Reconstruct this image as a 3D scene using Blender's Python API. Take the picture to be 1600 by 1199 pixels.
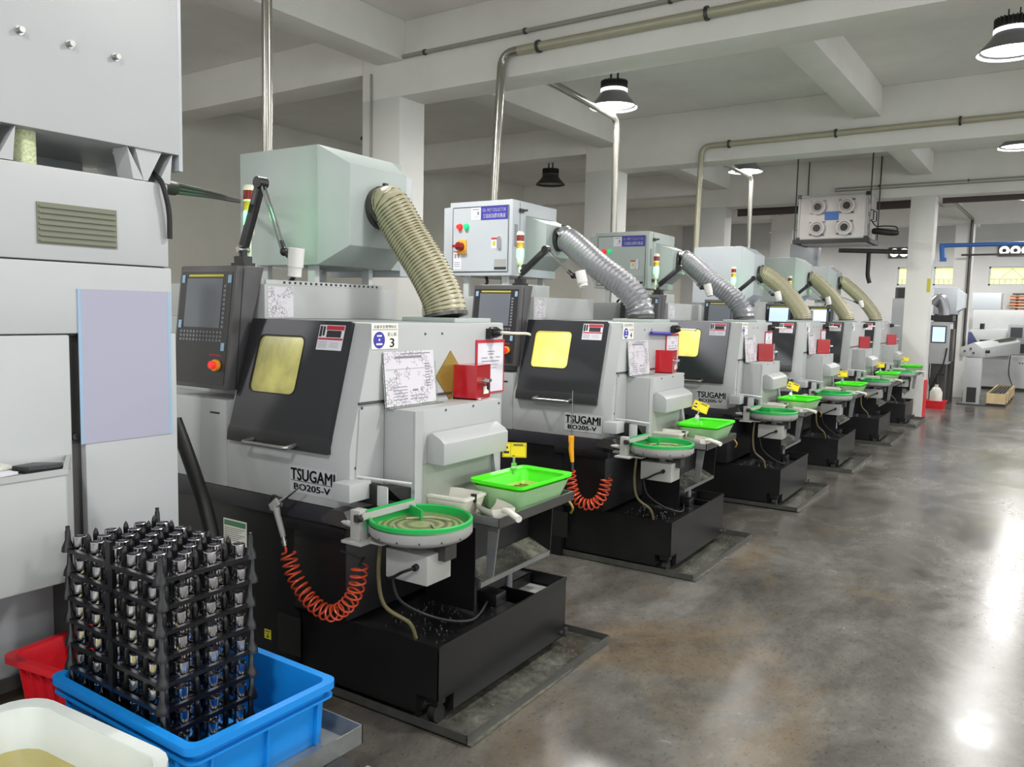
import bpy, bmesh, math, random
from mathutils import Matrix, Vector
random.seed(4)
for o in list(bpy.data.objects): bpy.data.objects.remove(o)
S = bpy.context.scene
COL = S.collection
PI = math.pi
# ------------------------------------------------------------------ camera
YAW, PITCH, ROLL, FPX, EYE = math.radians(34.255), math.radians(5.185), math.radians(1.241), 1260.0, 1.62
fw = Vector((-math.sin(YAW), math.cos(YAW), 0)); rt = Vector((math.cos(YAW), math.sin(YAW), 0)); upv = Vector((0, 0, 1))
f2 = fw * math.cos(PITCH) - upv * math.sin(PITCH); u2 = upv * math.cos(PITCH) + fw * math.sin(PITCH)
r3 = rt * math.cos(ROLL) + u2 * math.sin(ROLL); u3 = u2 * math.cos(ROLL) - rt * math.sin(ROLL)
cd = bpy.data.cameras.new('camera'); cam = bpy.data.objects.new('camera', cd); COL.objects.link(cam)
cd.sensor_fit = 'HORIZONTAL'; cd.sensor_width = 36; cd.lens = 36 * FPX / 1600; cd.clip_start = .05; cd.clip_end = 200
cam.matrix_world = Matrix(((r3.x, u3.x, -f2.x, 0), (r3.y, u3.y, -f2.y, 0), (r3.z, u3.z, -f2.z, EYE), (0, 0, 0, 1)))
S.camera = cam
# ------------------------------------------------------------------ world, exposure, lamps' power
w = bpy.data.worlds.new('world'); S.world = w; w.use_nodes = True
w.node_tree.nodes['Background'].inputs[0].default_value = (.75, .85, 1, 1)
w.node_tree.nodes['Background'].inputs[1].default_value = 1.0
S.view_settings.view_transform = 'Standard'; S.view_settings.look = 'None'
S.view_settings.exposure = 0.48; S.view_settings.gamma = 1.0; S.view_settings.use_curve_mapping = False
LAMP_W = 72.0          # each high bay lamp
FILL_FRONT = 28.0            # fill power of each window added behind the camera
LAMP_RGB = (1.0, .985, .955)
FILL_RIGHT = 62.0           # fill power of each window added in the right hand wall
# ------------------------------------------------------------------ materials
def lin(c):
    return tuple((x / 12.92 if x <= .04045 else ((x + .055) / 1.055) ** 2.4) for x in [v / 255 for v in c])
MATS = {}
def mat(name, rgb, rough=.5, metal=0., var=0., vscale=6., bump=0., bscale=80., emit=0., erbg=None, trans=0., alpha=1., spec=.5, coat=0., stretch=None):
    m = bpy.data.materials.new(name); m.use_nodes = True
    nt = m.node_tree; b = nt.nodes['Principled BSDF']
    c = lin(rgb)
    b.inputs['Base Color'].default_value = (*c, 1); b.inputs['Roughness'].default_value = rough; b.inputs['Metallic'].default_value = metal
    b.inputs['Specular IOR Level'].default_value = spec
    if coat: b.inputs['Coat Weight'].default_value = coat; b.inputs['Coat Roughness'].default_value = .1
    if trans: b.inputs['Transmission Weight'].default_value = trans
    if alpha < 1: b.inputs['Alpha'].default_value = alpha
    tc = None
    if var or bump:
        tc = nt.nodes.new('ShaderNodeTexCoord'); src = tc.outputs['Object']
        if stretch:
            mp = nt.nodes.new('ShaderNodeMapping'); mp.inputs['Scale'].default_value = stretch; nt.links.new(src, mp.inputs[0]); src = mp.outputs[0]
    if var:
        n = nt.nodes.new('ShaderNodeTexNoise'); n.inputs['Scale'].default_value = vscale; n.inputs['Detail'].default_value = 6; n.inputs['Roughness'].default_value = .6
        nt.links.new(src, n.inputs['Vector'])
        r = nt.nodes.new('ShaderNodeMapRange'); r.inputs[1].default_value = .3; r.inputs[2].default_value = .7; r.inputs[3].default_value = 1 - var; r.inputs[4].default_value = 1 + var * .6
        nt.links.new(n.outputs[0], r.inputs[0])
        mx = nt.nodes.new('ShaderNodeMix'); mx.data_type = 'RGBA'; mx.blend_type = 'MULTIPLY'; mx.inputs[0].default_value = 1
        mx.inputs[6].default_value = (*c, 1); nt.links.new(r.outputs[0], mx.inputs[7]); nt.links.new(mx.outputs[2], b.inputs['Base Color'])
        r2 = nt.nodes.new('ShaderNodeMapRange'); r2.inputs[3].default_value = max(.03, rough - var * .35); r2.inputs[4].default_value = min(1, rough + var * .35)
        nt.links.new(n.outputs[0], r2.inputs[0]); nt.links.new(r2.outputs[0], b.inputs['Roughness'])
    if bump:
        n2 = nt.nodes.new('ShaderNodeTexNoise'); n2.inputs['Scale'].default_value = bscale; n2.inputs['Detail'].default_value = 3
        nt.links.new(src, n2.inputs['Vector'])
        bp = nt.nodes.new('ShaderNodeBump'); bp.inputs['Strength'].default_value = bump; bp.inputs['Distance'].default_value = .004
        nt.links.new(n2.outputs[0], bp.inputs['Height']); nt.links.new(bp.outputs[0], b.inputs['Normal'])
    if emit:
        e = lin(erbg or rgb); b.inputs['Emission Color'].default_value = (*e, 1); b.inputs['Emission Strength'].default_value = emit
    MATS[name] = m
    return m
def nodes(name):
    m = bpy.data.materials.new(name); m.use_nodes = True; MATS[name] = m
    return m, m.node_tree, m.node_tree.nodes['Principled BSDF']

mat('white_paint', (163, 165, 165), .38, var=.03, vscale=3)
mat('cabinet_paint', (174, 177, 178), .42, var=.03, vscale=2)
mat('collector_paint', (156, 165, 162), .4, var=.02)
mat('collector_white', (174, 179, 184), .35, var=.02)
mat('grey_paint', (150, 154, 156), .45, var=.04)
mat('grey_green', (150, 156, 146), .45, var=.05)
mat('machine_grey', (178, 180, 180), .4, var=.04)
mat('door_metal', (70, 70, 74), .36, metal=.85, var=.06, vscale=8, stretch=(1, 1, 40))
mat('door_band', (46, 46, 48), .4, metal=.25)
mat('panel_grey', (72, 70, 72), .45, var=.04)
mat('panel_black', (38, 37, 40), .4)
mat('black_base', (14, 14, 16), .42, var=.1, vscale=5)
mat('black_band', (44, 44, 50), .4)
mat('tank_black', (21, 21, 22), .33, var=.12, vscale=4)
mat('rubber', (18, 18, 18), .55)
mat('black_plastic', (22, 22, 24), .35)
mat('tray_black', (9, 9, 12), .28, spec=.4)
mat('galvanised', (150, 153, 152), .32, metal=.75, var=.16, vscale=14)
mat('oily_floor', (74, 68, 50), .12, metal=.2, var=.35, vscale=5)
mat('tray_lip', (104, 105, 102), .3, metal=.7, var=.2, vscale=12)
mat('steel', (170, 170, 168), .28, metal=.9)
mat('dark_steel', (84, 82, 80), .35, metal=.7, var=.15)
mat('chrome', (214, 212, 216), .16, metal=1.)
mat('pipe_steel', (160, 158, 150), .24, metal=.85, var=.06)
mat('pipe_cream', (176, 172, 150), .4, metal=.3, var=.06)
mat('conduit', (150, 150, 142), .45)
mat('red_acrylic', (176, 14, 28), .18, coat=.4)
mat('red_clear', (150, 18, 24), .12, coat=.5)
mat('red_plastic', (214, 34, 46), .38, var=.03)
mat('blue_plastic', (20, 128, 208), .33, var=.03)
mat('white_tub', (204, 210, 206), .3, var=.04)
mat('oil', (176, 164, 96), .05, var=.1, vscale=3, spec=.8)
mat('neon_green', (70, 222, 20), .4)
mat('clear_green', (150, 192, 140), .3)
mat('disc_green', (24, 158, 72), .42)
mat('bowl_grey', (158, 158, 154), .45, var=.05)
mat('clear_plastic', (206, 204, 186), .3)
mat('scoop_white', (204, 202, 192), .3)
mat('yellow_card', (236, 208, 20), .5)
mat('yellow_plastic', (240, 170, 30), .4)
mat('orange_tube', (196, 72, 40), .3)
mat('brass', (140, 118, 52), .35, metal=.5, var=.15)
mat('paper', (206, 204, 212), .7)
mat('paper_lavender', (158, 158, 176), .6)
mat('ink', (40, 40, 46), .7)
mat('ink_grey', (120, 120, 126), .7)
mat('sign_cream', (228, 226, 214), .55)
mat('sign_blue', (52, 46, 150), .5)
mat('label_red', (176, 34, 50), .5)
mat('label_green', (74, 128, 92), .55)
mat('label_yellow', (186, 178, 40), .5)
mat('label_silver', (150, 152, 150), .4)
mat('white_ink', (236, 236, 240), .6)
mat('button_red', (220, 40, 36), .35, emit=.5)
mat('button_green', (30, 190, 120), .35, emit=.4)
mat('estop_yellow', (236, 160, 40), .4)
mat('lens_red', (130, 26, 24), .25)
mat('lens_amber', (190, 110, 30), .25)
mat('lens_green', (120, 255, 150), .3, emit=3.2, erbg=(90, 255, 130))
mat('lens_white', (224, 214, 196), .35)
mat('screen_dark', (104, 108, 116), .15)
mat('screen_frame', (52, 56, 62), .4)
mat('screen_lit', (180, 200, 240), .3, emit=.8)
mat('clip_blue', (138, 170, 196), .35)
mat('hose_silver', (150, 150, 154), .36, metal=.6, var=.12, vscale=60)
mat('hose_cream', (160, 155, 130), .35)
mat('hose_wire', (96, 88, 58), .4)
mat('lamp_grey', (128, 128, 130), .35, metal=.3)
mat('lamp_ring', (230, 230, 240), .4, emit=.9)
mat('lamp_dark', (62, 62, 60), .5, metal=.3)
mat('lamp_glow', (255, 255, 255), .5, emit=4.)
mat('lamp_off', (120, 120, 116), .4)
mat('lamp_white', (206, 204, 202), .4)
mat('foam', (206, 214, 172), .9, var=.35, vscale=120, bump=.8, bscale=150)
mat('column_paint', (212, 211, 207), .7, var=.05, vscale=1.5)
mat('blue_pipe', (52, 104, 176), .4)
mat('blue_label', (36, 92, 160), .5)
mat('brown_steel', (74, 64, 62), .55)
mat('unit_white', (190, 184, 182), .5, var=.06)
mat('copper', (176, 110, 78), .35, metal=.7)
mat('wood', (196, 176, 134), .6, var=.15, vscale=10)
mat('chair_blue', (66, 72, 116), .6)
mat('olive_grille', (112, 114, 96), .5)
mat('glass', (210, 225, 210), .05, trans=.9)
mat('daylight', (226, 232, 170), .5, emit=.75, erbg=(232, 240, 150))
mat('added_pane_glow', (240, 246, 255), .5, emit=.6)  # glow of the unseen windows added for fill
mat('fan_glow', (236, 240, 248), .4, emit=1.4)  # daylight in the fan openings, put in as emission

# walls / ceiling: plaster with stains
def plaster(name, rgb, rough=.8):
    m, nt, b = nodes(name)
    tc = nt.nodes.new('ShaderNodeTexCoord')
    n = nt.nodes.new('ShaderNodeTexNoise'); n.inputs['Scale'].default_value = .9; n.inputs['Detail'].default_value = 8; n.inputs['Roughness'].default_value = .62
    nt.links.new(tc.outputs['Object'], n.inputs['Vector'])
    r = nt.nodes.new('ShaderNodeValToRGB'); c = lin(rgb)
    r.color_ramp.elements[0].position = .25; r.color_ramp.elements[0].color = (*[x * .86 for x in c], 1)
    r.color_ramp.elements[1].position = .75; r.color_ramp.elements[1].color = (*[x * 1.05 for x in c], 1)
    nt.links.new(n.outputs[0], r.inputs[0]); nt.links.new(r.outputs[0], b.inputs['Base Color'])
    b.inputs['Roughness'].default_value = rough
    n2 = nt.nodes.new('ShaderNodeTexNoise'); n2.inputs['Scale'].default_value = 14; nt.links.new(tc.outputs['Object'], n2.inputs['Vector'])
    bp = nt.nodes.new('ShaderNodeBump'); bp.inputs['Strength'].default_value = .15; bp.inputs['Distance'].default_value = .01
    nt.links.new(n2.outputs[0], bp.inputs['Height']); nt.links.new(bp.outputs[0], b.inputs['Normal'])
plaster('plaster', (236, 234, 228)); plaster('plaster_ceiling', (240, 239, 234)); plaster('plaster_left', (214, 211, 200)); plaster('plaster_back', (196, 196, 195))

# polished concrete floor
m, nt, b = nodes('concrete')
tc = nt.nodes.new('ShaderNodeTexCoord')
mp = nt.nodes.new('ShaderNodeMapping'); mp.inputs['Scale'].default_value = (1.0, .62, 1); mp.inputs['Rotation'].default_value = (0, 0, .5); nt.links.new(tc.outputs['Object'], mp.inputs[0])
def fnoise(sc, det, ro, dist=0., vec=None):
    q = nt.nodes.new('ShaderNodeTexNoise'); q.inputs['Scale'].default_value = sc; q.inputs['Detail'].default_value = det; q.inputs['Roughness'].default_value = ro; q.inputs['Distortion'].default_value = dist
    nt.links.new((vec or mp).outputs[0] if vec is None else vec, q.inputs['Vector']); return q
def fmix(a, bcol, fac, mode='MIX'):
    q = nt.nodes.new('ShaderNodeMix'); q.data_type = 'RGBA'; q.blend_type = mode
    nt.links.new(a, q.inputs[6])
    if isinstance(bcol, tuple): q.inputs[7].default_value = (*lin(bcol), 1)
    else: nt.links.new(bcol, q.inputs[7])
    if isinstance(fac, float): q.inputs[0].default_value = fac
    else: nt.links.new(fac, q.inputs[0])
    return q.outputs[2]
def framp(src, stops):
    q = nt.nodes.new('ShaderNodeValToRGB')
    for k_, (p_, c_) in enumerate(stops):
        e_ = q.color_ramp.elements[k_] if k_ < 2 else q.color_ramp.elements.new(p_)
        e_.position = p_; e_.color = (*lin(c_), 1)
    nt.links.new(src, q.inputs[0]); return q.outputs[0]
n1 = fnoise(1.5, 10, .68, .5)
colr = framp(n1.outputs[0], [(.28, (62, 59, 55)), (.5, (92, 89, 84)), (.72, (120, 118, 113))])
n2 = fnoise(9., 8, .7)
colr = fmix(colr, framp(n2.outputs[0], [(.3, (150, 150, 150)), (.7, (255, 255, 255))]), .55, 'MULTIPLY')
n3 = fnoise(.8, 7, .7, .8)
msk = framp(n3.outputs[0], [(.54, (0, 0, 0)), (.68, (190, 190, 190))])
colr = fmix(colr, (112, 92, 62), msk)
n5 = fnoise(60., 3, .6)
colr = fmix(colr, framp(n5.outputs[0], [(.30, (120, 120, 120)), (.42, (255, 255, 255))]), .5, 'MULTIPLY')
nt.links.new(colr, b.inputs['Base Color'])
rm = nt.nodes.new('ShaderNodeMapRange'); rm.inputs[1].default_value = .3; rm.inputs[2].default_value = .7; rm.inputs[3].default_value = .15; rm.inputs[4].default_value = .32
nt.links.new(n1.outputs[0], rm.inputs[0]); nt.links.new(rm.outputs[0], b.inputs['Roughness'])
b.inputs['Specular IOR Level'].default_value = .26
# oil stained drip tray steel
m, nt, b = nodes('drip_steel')
tc = nt.nodes.new('ShaderNodeTexCoord'); mp = tc
n1 = fnoise(3.2, 8, .7, .4, tc.outputs['Object'])
colr = framp(n1.outputs[0], [(.34, (74, 72, 62)), (.5, (112, 112, 104)), (.68, (150, 150, 132))])
n2 = fnoise(26., 6, .7, 0., tc.outputs['Object'])
colr = fmix(colr, framp(n2.outputs[0], [(.35, (120, 120, 110)), (.65, (255, 255, 255))]), .6, 'MULTIPLY')
nt.links.new(colr, b.inputs['Base Color']); b.inputs['Metallic'].default_value = .45; b.inputs['Roughness'].default_value = .27

# oily lit sight glass of the lathe doors (machine lamp behind an oily pane)
def sight(name, lo, hi, k):
    m, nt, b = nodes(name)
    tc = nt.nodes.new('ShaderNodeTexCoord'); n = nt.nodes.new('ShaderNodeTexNoise'); n.inputs['Scale'].default_value = 3.2; n.inputs['Detail'].default_value = 4; n.inputs['Distortion'].default_value = .3
    nt.links.new(tc.outputs['Object'], n.inputs['Vector'])
    r = nt.nodes.new('ShaderNodeValToRGB'); r.color_ramp.elements[0].position = .32; r.color_ramp.elements[0].color = (*lin(lo), 1); r.color_ramp.elements[1].position = .66; r.color_ramp.elements[1].color = (*lin(hi), 1)
    nt.links.new(n.outputs[0], r.inputs[0]); nt.links.new(r.outputs[0], b.inputs['Base Color']); nt.links.new(r.outputs[0], b.inputs['Emission Color'])
    b.inputs['Emission Strength'].default_value = k; b.inputs['Roughness'].default_value = .12
sight('sight_dim', (104, 100, 66), (186, 180, 104), .30)
sight('sight_lit', (186, 168, 66), (236, 226, 130), .62)
# printed technical drawing
m, nt, b = nodes('drawing_print')
tc = nt.nodes.new('ShaderNodeTexCoord')
v = nt.nodes.new('ShaderNodeTexVoronoi'); v.feature = 'DISTANCE_TO_EDGE'; v.inputs['Scale'].default_value = 60
n = nt.nodes.new('ShaderNodeTexNoise'); n.inputs['Scale'].default_value = 16; nt.links.new(tc.outputs['Object'], n.inputs['Vector'])
nt.links.new(tc.outputs['Object'], v.inputs['Vector'])
lt = nt.nodes.new('ShaderNodeMath'); lt.operation = 'LESS_THAN'; lt.inputs[1].default_value = .07; nt.links.new(v.outputs['Distance'], lt.inputs[0])
gt = nt.nodes.new('ShaderNodeMath'); gt.operation = 'GREATER_THAN'; gt.inputs[1].default_value = .5; nt.links.new(n.outputs[0], gt.inputs[0])
mu = nt.nodes.new('ShaderNodeMath'); mu.operation = 'MULTIPLY'; nt.links.new(lt.outputs[0], mu.inputs[0]); nt.links.new(gt.outputs[0], mu.inputs[1])
mx = nt.nodes.new('ShaderNodeMix'); mx.data_type = 'RGBA'; nt.links.new(mu.outputs[0], mx.inputs[0]); mx.inputs[6].default_value = (*lin((196, 192, 198)), 1); mx.inputs[7].default_value = (*lin((140, 136, 144)), 1)
nt.links.new(mx.outputs[2], b.inputs['Base Color']); b.inputs['Roughness'].default_value = .35
# spiral grooved turntable disc
m, nt, b = nodes('spiral_disc')
tc = nt.nodes.new('ShaderNodeTexCoord'); wv = nt.nodes.new('ShaderNodeTexWave'); wv.wave_type = 'RINGS'; wv.rings_direction = 'SPHERICAL'; wv.inputs['Scale'].default_value = 24
nt.links.new(tc.outputs['Object'], wv.inputs['Vector'])
r = nt.nodes.new('ShaderNodeValToRGB'); r.color_ramp.elements[0].color = (*lin((92, 100, 62)), 1); r.color_ramp.elements[1].color = (*lin((150, 156, 112)), 1)
nt.links.new(wv.outputs[0], r.inputs[0]); nt.links.new(r.outputs[0], b.inputs['Base Color']); b.inputs['Roughness'].default_value = .25; b.inputs['Metallic'].default_value = .2

# ------------------------------------------------------------------ mesh building
class MB:
    def __init__(s): s.v = []; s.f = []
    def add(s, v, f):
        k = len(s.v); s.v += [tuple(p) for p in v]; s.f += [tuple(i + k for i in q) for q in f]; return s
    def box(s, x0, x1, y0, y1, z0, z1):
        return s.add([(x0, y0, z0), (x1, y0, z0), (x1, y1, z0), (x0, y1, z0), (x0, y0, z1), (x1, y0, z1), (x1, y1, z1), (x0, y1, z1)],
                     [(0, 3, 2, 1), (4, 5, 6, 7), (0, 1, 5, 4), (1, 2, 6, 5), (2, 3, 7, 6), (3, 0, 4, 7)])
    def obox(s, c, sx, sy, sz, rot):           # box centred on c, rotated by a 3x3 matrix
        q = Matrix(rot) if not isinstance(rot, Matrix) else rot
        pts = []
        for z in (-1, 1):
            for x, y in ((-1, -1), (1, -1), (1, 1), (-1, 1)):
                pts.append(Vector(c) + q @ Vector((x * sx / 2, y * sy / 2, z * sz / 2)))
        return s.add(pts, [(0, 3, 2, 1), (4, 5, 6, 7), (0, 1, 5, 4), (1, 2, 6, 5), (2, 3, 7, 6), (3, 0, 4, 7)])
    def prism(s, prof, axis, a, b):            # closed profile extruded along an axis
        n = len(prof)
        def p3(u, t):
            return (t, u[0], u[1]) if axis == 0 else (u[0], t, u[1]) if axis == 1 else (u[0], u[1], t)
        pts = [p3(u, a) for u in prof] + [p3(u, b) for u in prof]
        fs = [tuple(range(n))[::-1], tuple(range(n, 2 * n))] + [(i, (i + 1) % n, n + (i + 1) % n, n + i) for i in range(n)]
        return s.add(pts, fs)
    def cyl(s, p0, p1, r, n=16, r1=None, cap=True):
        p0 = Vector(p0); p1 = Vector(p1); d = (p1 - p0).normalized(); r1 = r if r1 is None else r1
        a = d.orthogonal().normalized(); b = d.cross(a)
        pts = []
        for p, q in ((p0, r), (p1, r1)):
            for i in range(n):
                t = 2 * PI * i / n; pts.append(p + (a * math.cos(t) + b * math.sin(t)) * q)
        fs = [(i, (i + 1) % n, n + (i + 1) % n, n + i) for i in range(n)]
        if cap: fs += [tuple(range(n))[::-1], tuple(range(n, 2 * n))]
        return s.add(pts, fs)
    def lathe(s, prof, c=(0, 0, 0), n=24, axis=2, closed=False):
        pts = []; m = len(prof)
        for i in range(n):
            t = 2 * PI * i / n; cs, sn = math.cos(t), math.sin(t)
            for r, z in prof:
                p = (r * cs, r * sn, z) if axis == 2 else (z, r * cs, r * sn) if axis == 0 else (r * sn, z, r * cs)
                pts.append((p[0] + c[0], p[1] + c[1], p[2] + c[2]))
        fs = []
        for i in range(n):
            j = (i + 1) % n
            for k in range(m if closed else m - 1):
                l = (k + 1) % m
                fs.append((i * m + k, j * m + k, j * m + l, i * m + l))
        return s.add(pts, fs)
    def tube(s, path, r, n=8, rad=None, cap=True):
        P = [Vector(p) for p in path]; m = len(P); pts = []
        d = (P[1] - P[0]).normalized(); a = d.orthogonal().normalized()
        for i in range(m):
            t = (P[min(i + 1, m - 1)] - P[max(i - 1, 0)])
            if t.length < 1e-9: t = d
            t.normalize(); a = (a - t * a.dot(t)).normalized(); b = t.cross(a)
            q = rad[i] if rad else r
            for k in range(n):
                h = 2 * PI * k / n; pts.append(P[i] + (a * math.cos(h) + b * math.sin(h)) * q)
        fs = [(i * n + k, i * n + (k + 1) % n, (i + 1) * n + (k + 1) % n, (i + 1) * n + k) for i in range(m - 1) for k in range(n)]
        if cap: fs += [tuple(range(n))[::-1], tuple(range((m - 1) * n, m * n))]
        return s.add(pts, fs)
    def ball(s, c, r, n=10, sz=1.):
        return s.lathe([(max(1e-4, r * math.sin(PI * k / 6)), -r * sz * math.cos(PI * k / 6)) for k in range(7)], c, n)
def catmull(pts, k=8):
    P = [Vector(p) for p in pts]; out = []
    for i in range(len(P) - 1):
        a = P[max(i - 1, 0)]; b = P[i]; c = P[i + 1]; d = P[min(i + 2, len(P) - 1)]
        for j in range(k):
            t = j / k
            out.append(.5 * ((2 * b) + (c - a) * t + (2 * a - 5 * b + 4 * c - d) * t * t + (3 * b - a - 3 * c + d) * t ** 3))
    return out + [P[-1]]
def rrect(x0, x1, y0, y1, r, k=5):
    out = []
    for cx, cy, a0 in ((x1 - r, y1 - r, 0), (x0 + r, y1 - r, PI / 2), (x0 + r, y0 + r, PI), (x1 - r, y0 + r, 1.5 * PI)):
        for i in range(k + 1):
            t = a0 + PI / 2 * i / k; out.append((cx + r * math.cos(t), cy + r * math.sin(t)))
    return out
def mesh(name, mb, bevel=0., smooth=40, off=(0, 0, 0)):
    me = bpy.data.meshes.new(name)
    me.from_pydata([(p[0] - off[0], p[1] - off[1], p[2] - off[2]) for p in mb.v], [], mb.f)
    bm = bmesh.new(); bm.from_mesh(me)
    bmesh.ops.remove_doubles(bm, verts=bm.verts, dist=1e-6)
    bmesh.ops.recalc_face_normals(bm, faces=bm.faces)
    if bevel:
        ed = [e for e in bm.edges if len(e.link_faces) == 2 and e.calc_face_angle(0) > .6]
        bmesh.ops.bevel(bm, geom=ed, offset=bevel, segments=2, profile=.6, affect='EDGES', clamp_overlap=True)
    for f in bm.faces: f.smooth = True
    bm.to_mesh(me); bm.free()
    me.set_sharp_from_angle(angle=math.radians(smooth))
    return me
DM = math.radians(1.78)
O1 = Vector((-1.725, 2.289, 0))
FRAMES = {0: (Vector((0, 0, 0)), 0.), 1: (O1, DM)}
for k, (dx, dy) in {2: (-.032, 2.286), 3: (0, 4.48), 4: (0, 6.572), 5: (0, 8.837), 6: (-.017, 11.02)}.items():
    FRAMES[k] = (O1 + Vector((dx, dy, 0)), DM)
def toworld(p, m):
    O, a = FRAMES[m]; return O + Matrix.Rotation(a, 3, 'Z') @ Vector(p)
def tag(o, label, cat, group=None, kind=None):
    if label: o['label'] = label
    if cat: o['category'] = cat
    if group: o['group'] = group
    if kind: o['kind'] = kind
    return o
def thing(name, label, cat, base=(0, 0, 0), m=0, group=None, rot=0.):
    o = bpy.data.objects.new(name, None); COL.objects.link(o); o.empty_display_size = .1
    o.location = toworld(base, m); o.rotation_euler = (0, 0, FRAMES[m][1] + rot)
    o['_b'] = list(base); o['_r'] = rot
    return tag(o, label, cat, group)
def part(name, mb, material, parent, bevel=0., smooth=40, label=None, rel=None):
    root = parent
    while root.parent: root = root.parent
    base = (0, 0, 0) if (rel or root['_r']) else list(root['_b'])
    o = bpy.data.objects.new(name, mesh(name, mb, bevel, smooth, base)); COL.objects.link(o)
    o.data.materials.append(MATS[material]); o.parent = parent
    if label: o['label'] = label
    return o
def single(name, mb, material, label, cat, base=(0, 0, 0), m=0, group=None, bevel=0., rot=0., smooth=40, kind=None):
    o = bpy.data.objects.new(name, mesh(name, mb, bevel, smooth, (0, 0, 0) if rot else base)); COL.objects.link(o)
    o.data.materials.append(MATS[material]); o.location = toworld(base, m); o.rotation_euler = (0, 0, FRAMES[m][1] + rot)
    o['_b'] = list(base); o['_r'] = rot
    return tag(o, label, cat, group, kind)
def struct(name, mb, material, bevel=0., label=None):
    o = bpy.data.objects.new(name, mesh(name, mb, bevel)); COL.objects.link(o); o.data.materials.append(MATS[material]); o['kind'] = 'structure'; o['_b'] = [0, 0, 0]; o['_r'] = 0.
    if label: o['label'] = label
    return o
def dup(root, m, label, group=None, shift=(0, 0, 0), rot=None, skip=()):
    def cp(o, par):
        c = o.copy(); COL.objects.link(c)
        if par: c.parent = par
        for ch in list(o.children):
            if ch.name.split('.')[0] not in skip: cp(ch, c)
        return c
    c = cp(root, None); b = Vector(root['_b']) + Vector(shift)
    c.location = toworld(b, m); c.rotation_euler = (0, 0, FRAMES[m][1] + (root['_r'] if rot is None else rot)); c['label'] = label
    if group: c['group'] = group
    return c
def setmat(root, pname, material):
    for ch in root.children_recursive:
        if ch.name.split('.')[0] == pname:
            ch.material_slots[0].link = 'OBJECT'; ch.material_slots[0].material = MATS[material]
def text(body, w_, h_, origin, right, up_, depth=.0008, bold=0.):
    cu = bpy.data.curves.new('t', 'FONT'); cu.body = body; cu.size = 1; cu.align_x = 'CENTER'; cu.extrude = 0; cu.resolution_u = 3
    ob = bpy.data.objects.new('t', cu); COL.objects.link(ob)
    dg = bpy.context.evaluated_depsgraph_get(); dg.update()
    me = bpy.data.meshes.new_from_object(ob.evaluated_get(dg))
    mb = MB()
    if len(me.vertices):
        xs = [v.co.x for v in me.vertices]; ys = [v.co.y for v in me.vertices]
        sx = w_ / (max(xs) - min(xs)); sy = h_ / (max(ys) - min(ys)); cx = (max(xs) + min(xs)) / 2; cy = (max(ys) + min(ys)) / 2
        R_ = Vector(right).normalized(); U = Vector(up_).normalized(); N = R_.cross(U)
        for q, e in ((0, 0),) if not bold else ((-bold, 0), (bold, 0), (0, bold * .6), (0, -bold * .6), (-bold * .5, 0), (bold * .5, 0)):
            mb.add([Vector(origin) + R_ * (v.co.x - cx + q) * sx + U * (v.co.y - cy + e) * sy + N * depth for v in me.vertices], [tuple(p.vertices) for p in me.polygons])
    bpy.data.objects.remove(ob); bpy.data.curves.remove(cu); bpy.data.meshes.remove(me)
    return mb
def plate(o, right, up_, w_, h_, t):           # thin slab; o = lower left corner of its back
    R_ = Vector(right).normalized(); U = Vector(up_).normalized(); N = R_.cross(U); o = Vector(o)
    a = [o, o + R_ * w_, o + R_ * w_ + U * h_, o + U * h_]
    return MB().add(a + [p + N * t for p in a], [(3, 2, 1, 0), (4, 5, 6, 7), (0, 1, 5, 4), (1, 2, 6, 5), (2, 3, 7, 6), (3, 0, 4, 7)])
def bars(o, right, up_, rows, t=.0006):        # printed lines: rows of (u, v, width, height)
    R_ = Vector(right).normalized(); U = Vector(up_).normalized(); mb = MB()
    for u, v, a, h in rows:
        q = plate(Vector(o) + R_ * u + U * v, right, up_, a, h, t); mb.add(q.v, q.f)
    return mb
ORD = {1: 'nearest', 2: 'second', 3: 'third', 4: 'fourth', 5: 'fifth', 6: 'farthest'}
# ================================================================== THE ROOM
XL, XR, YN, YF, ZC = -9.86, 9.0, -5.0, 23.6, 4.29
struct('floor', MB().box(XL, XR, YN, YF, -.1, 0), 'concrete')
struct('ceiling', MB().box(XL, XR, YN, YF, ZC, ZC + .15), 'plaster_ceiling')
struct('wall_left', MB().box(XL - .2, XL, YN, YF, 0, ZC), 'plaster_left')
# back wall with window openings
def wall_with_holes(y0, y1, holes):
    mb = MB(); xs = sorted(holes); cur = XL
    for a, b_, z0, z1 in xs:
        mb.box(cur, a, y0, y1, 0, ZC); mb.box(a, b_, y0, y1, 0, z0); mb.box(a, b_, y0, y1, z1, ZC); cur = b_
    mb.box(cur, XR, y0, y1, 0, ZC); return mb
BW = [(-3.76, -3.34, 2.5, 2.98), (-2.9, -2.40, 2.5, 2.98), (-1.66, .6, 2.5, 2.97)]
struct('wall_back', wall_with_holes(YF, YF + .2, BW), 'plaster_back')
FWN = [(-9.0, -6.2, 1.1, 3.3), (-5.2, -2.6, 1.1, 3.3), (-1.5, 1.1, 1.1, 3.3), (2.0, 4.6, 1.1, 3.3), (5.4, 8.0, 1.1, 3.3)]  # window openings added in the unseen front wall for fill
struct('wall_front', wall_with_holes(YN - .2, YN, FWN), 'plaster')
wn = 0
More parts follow.
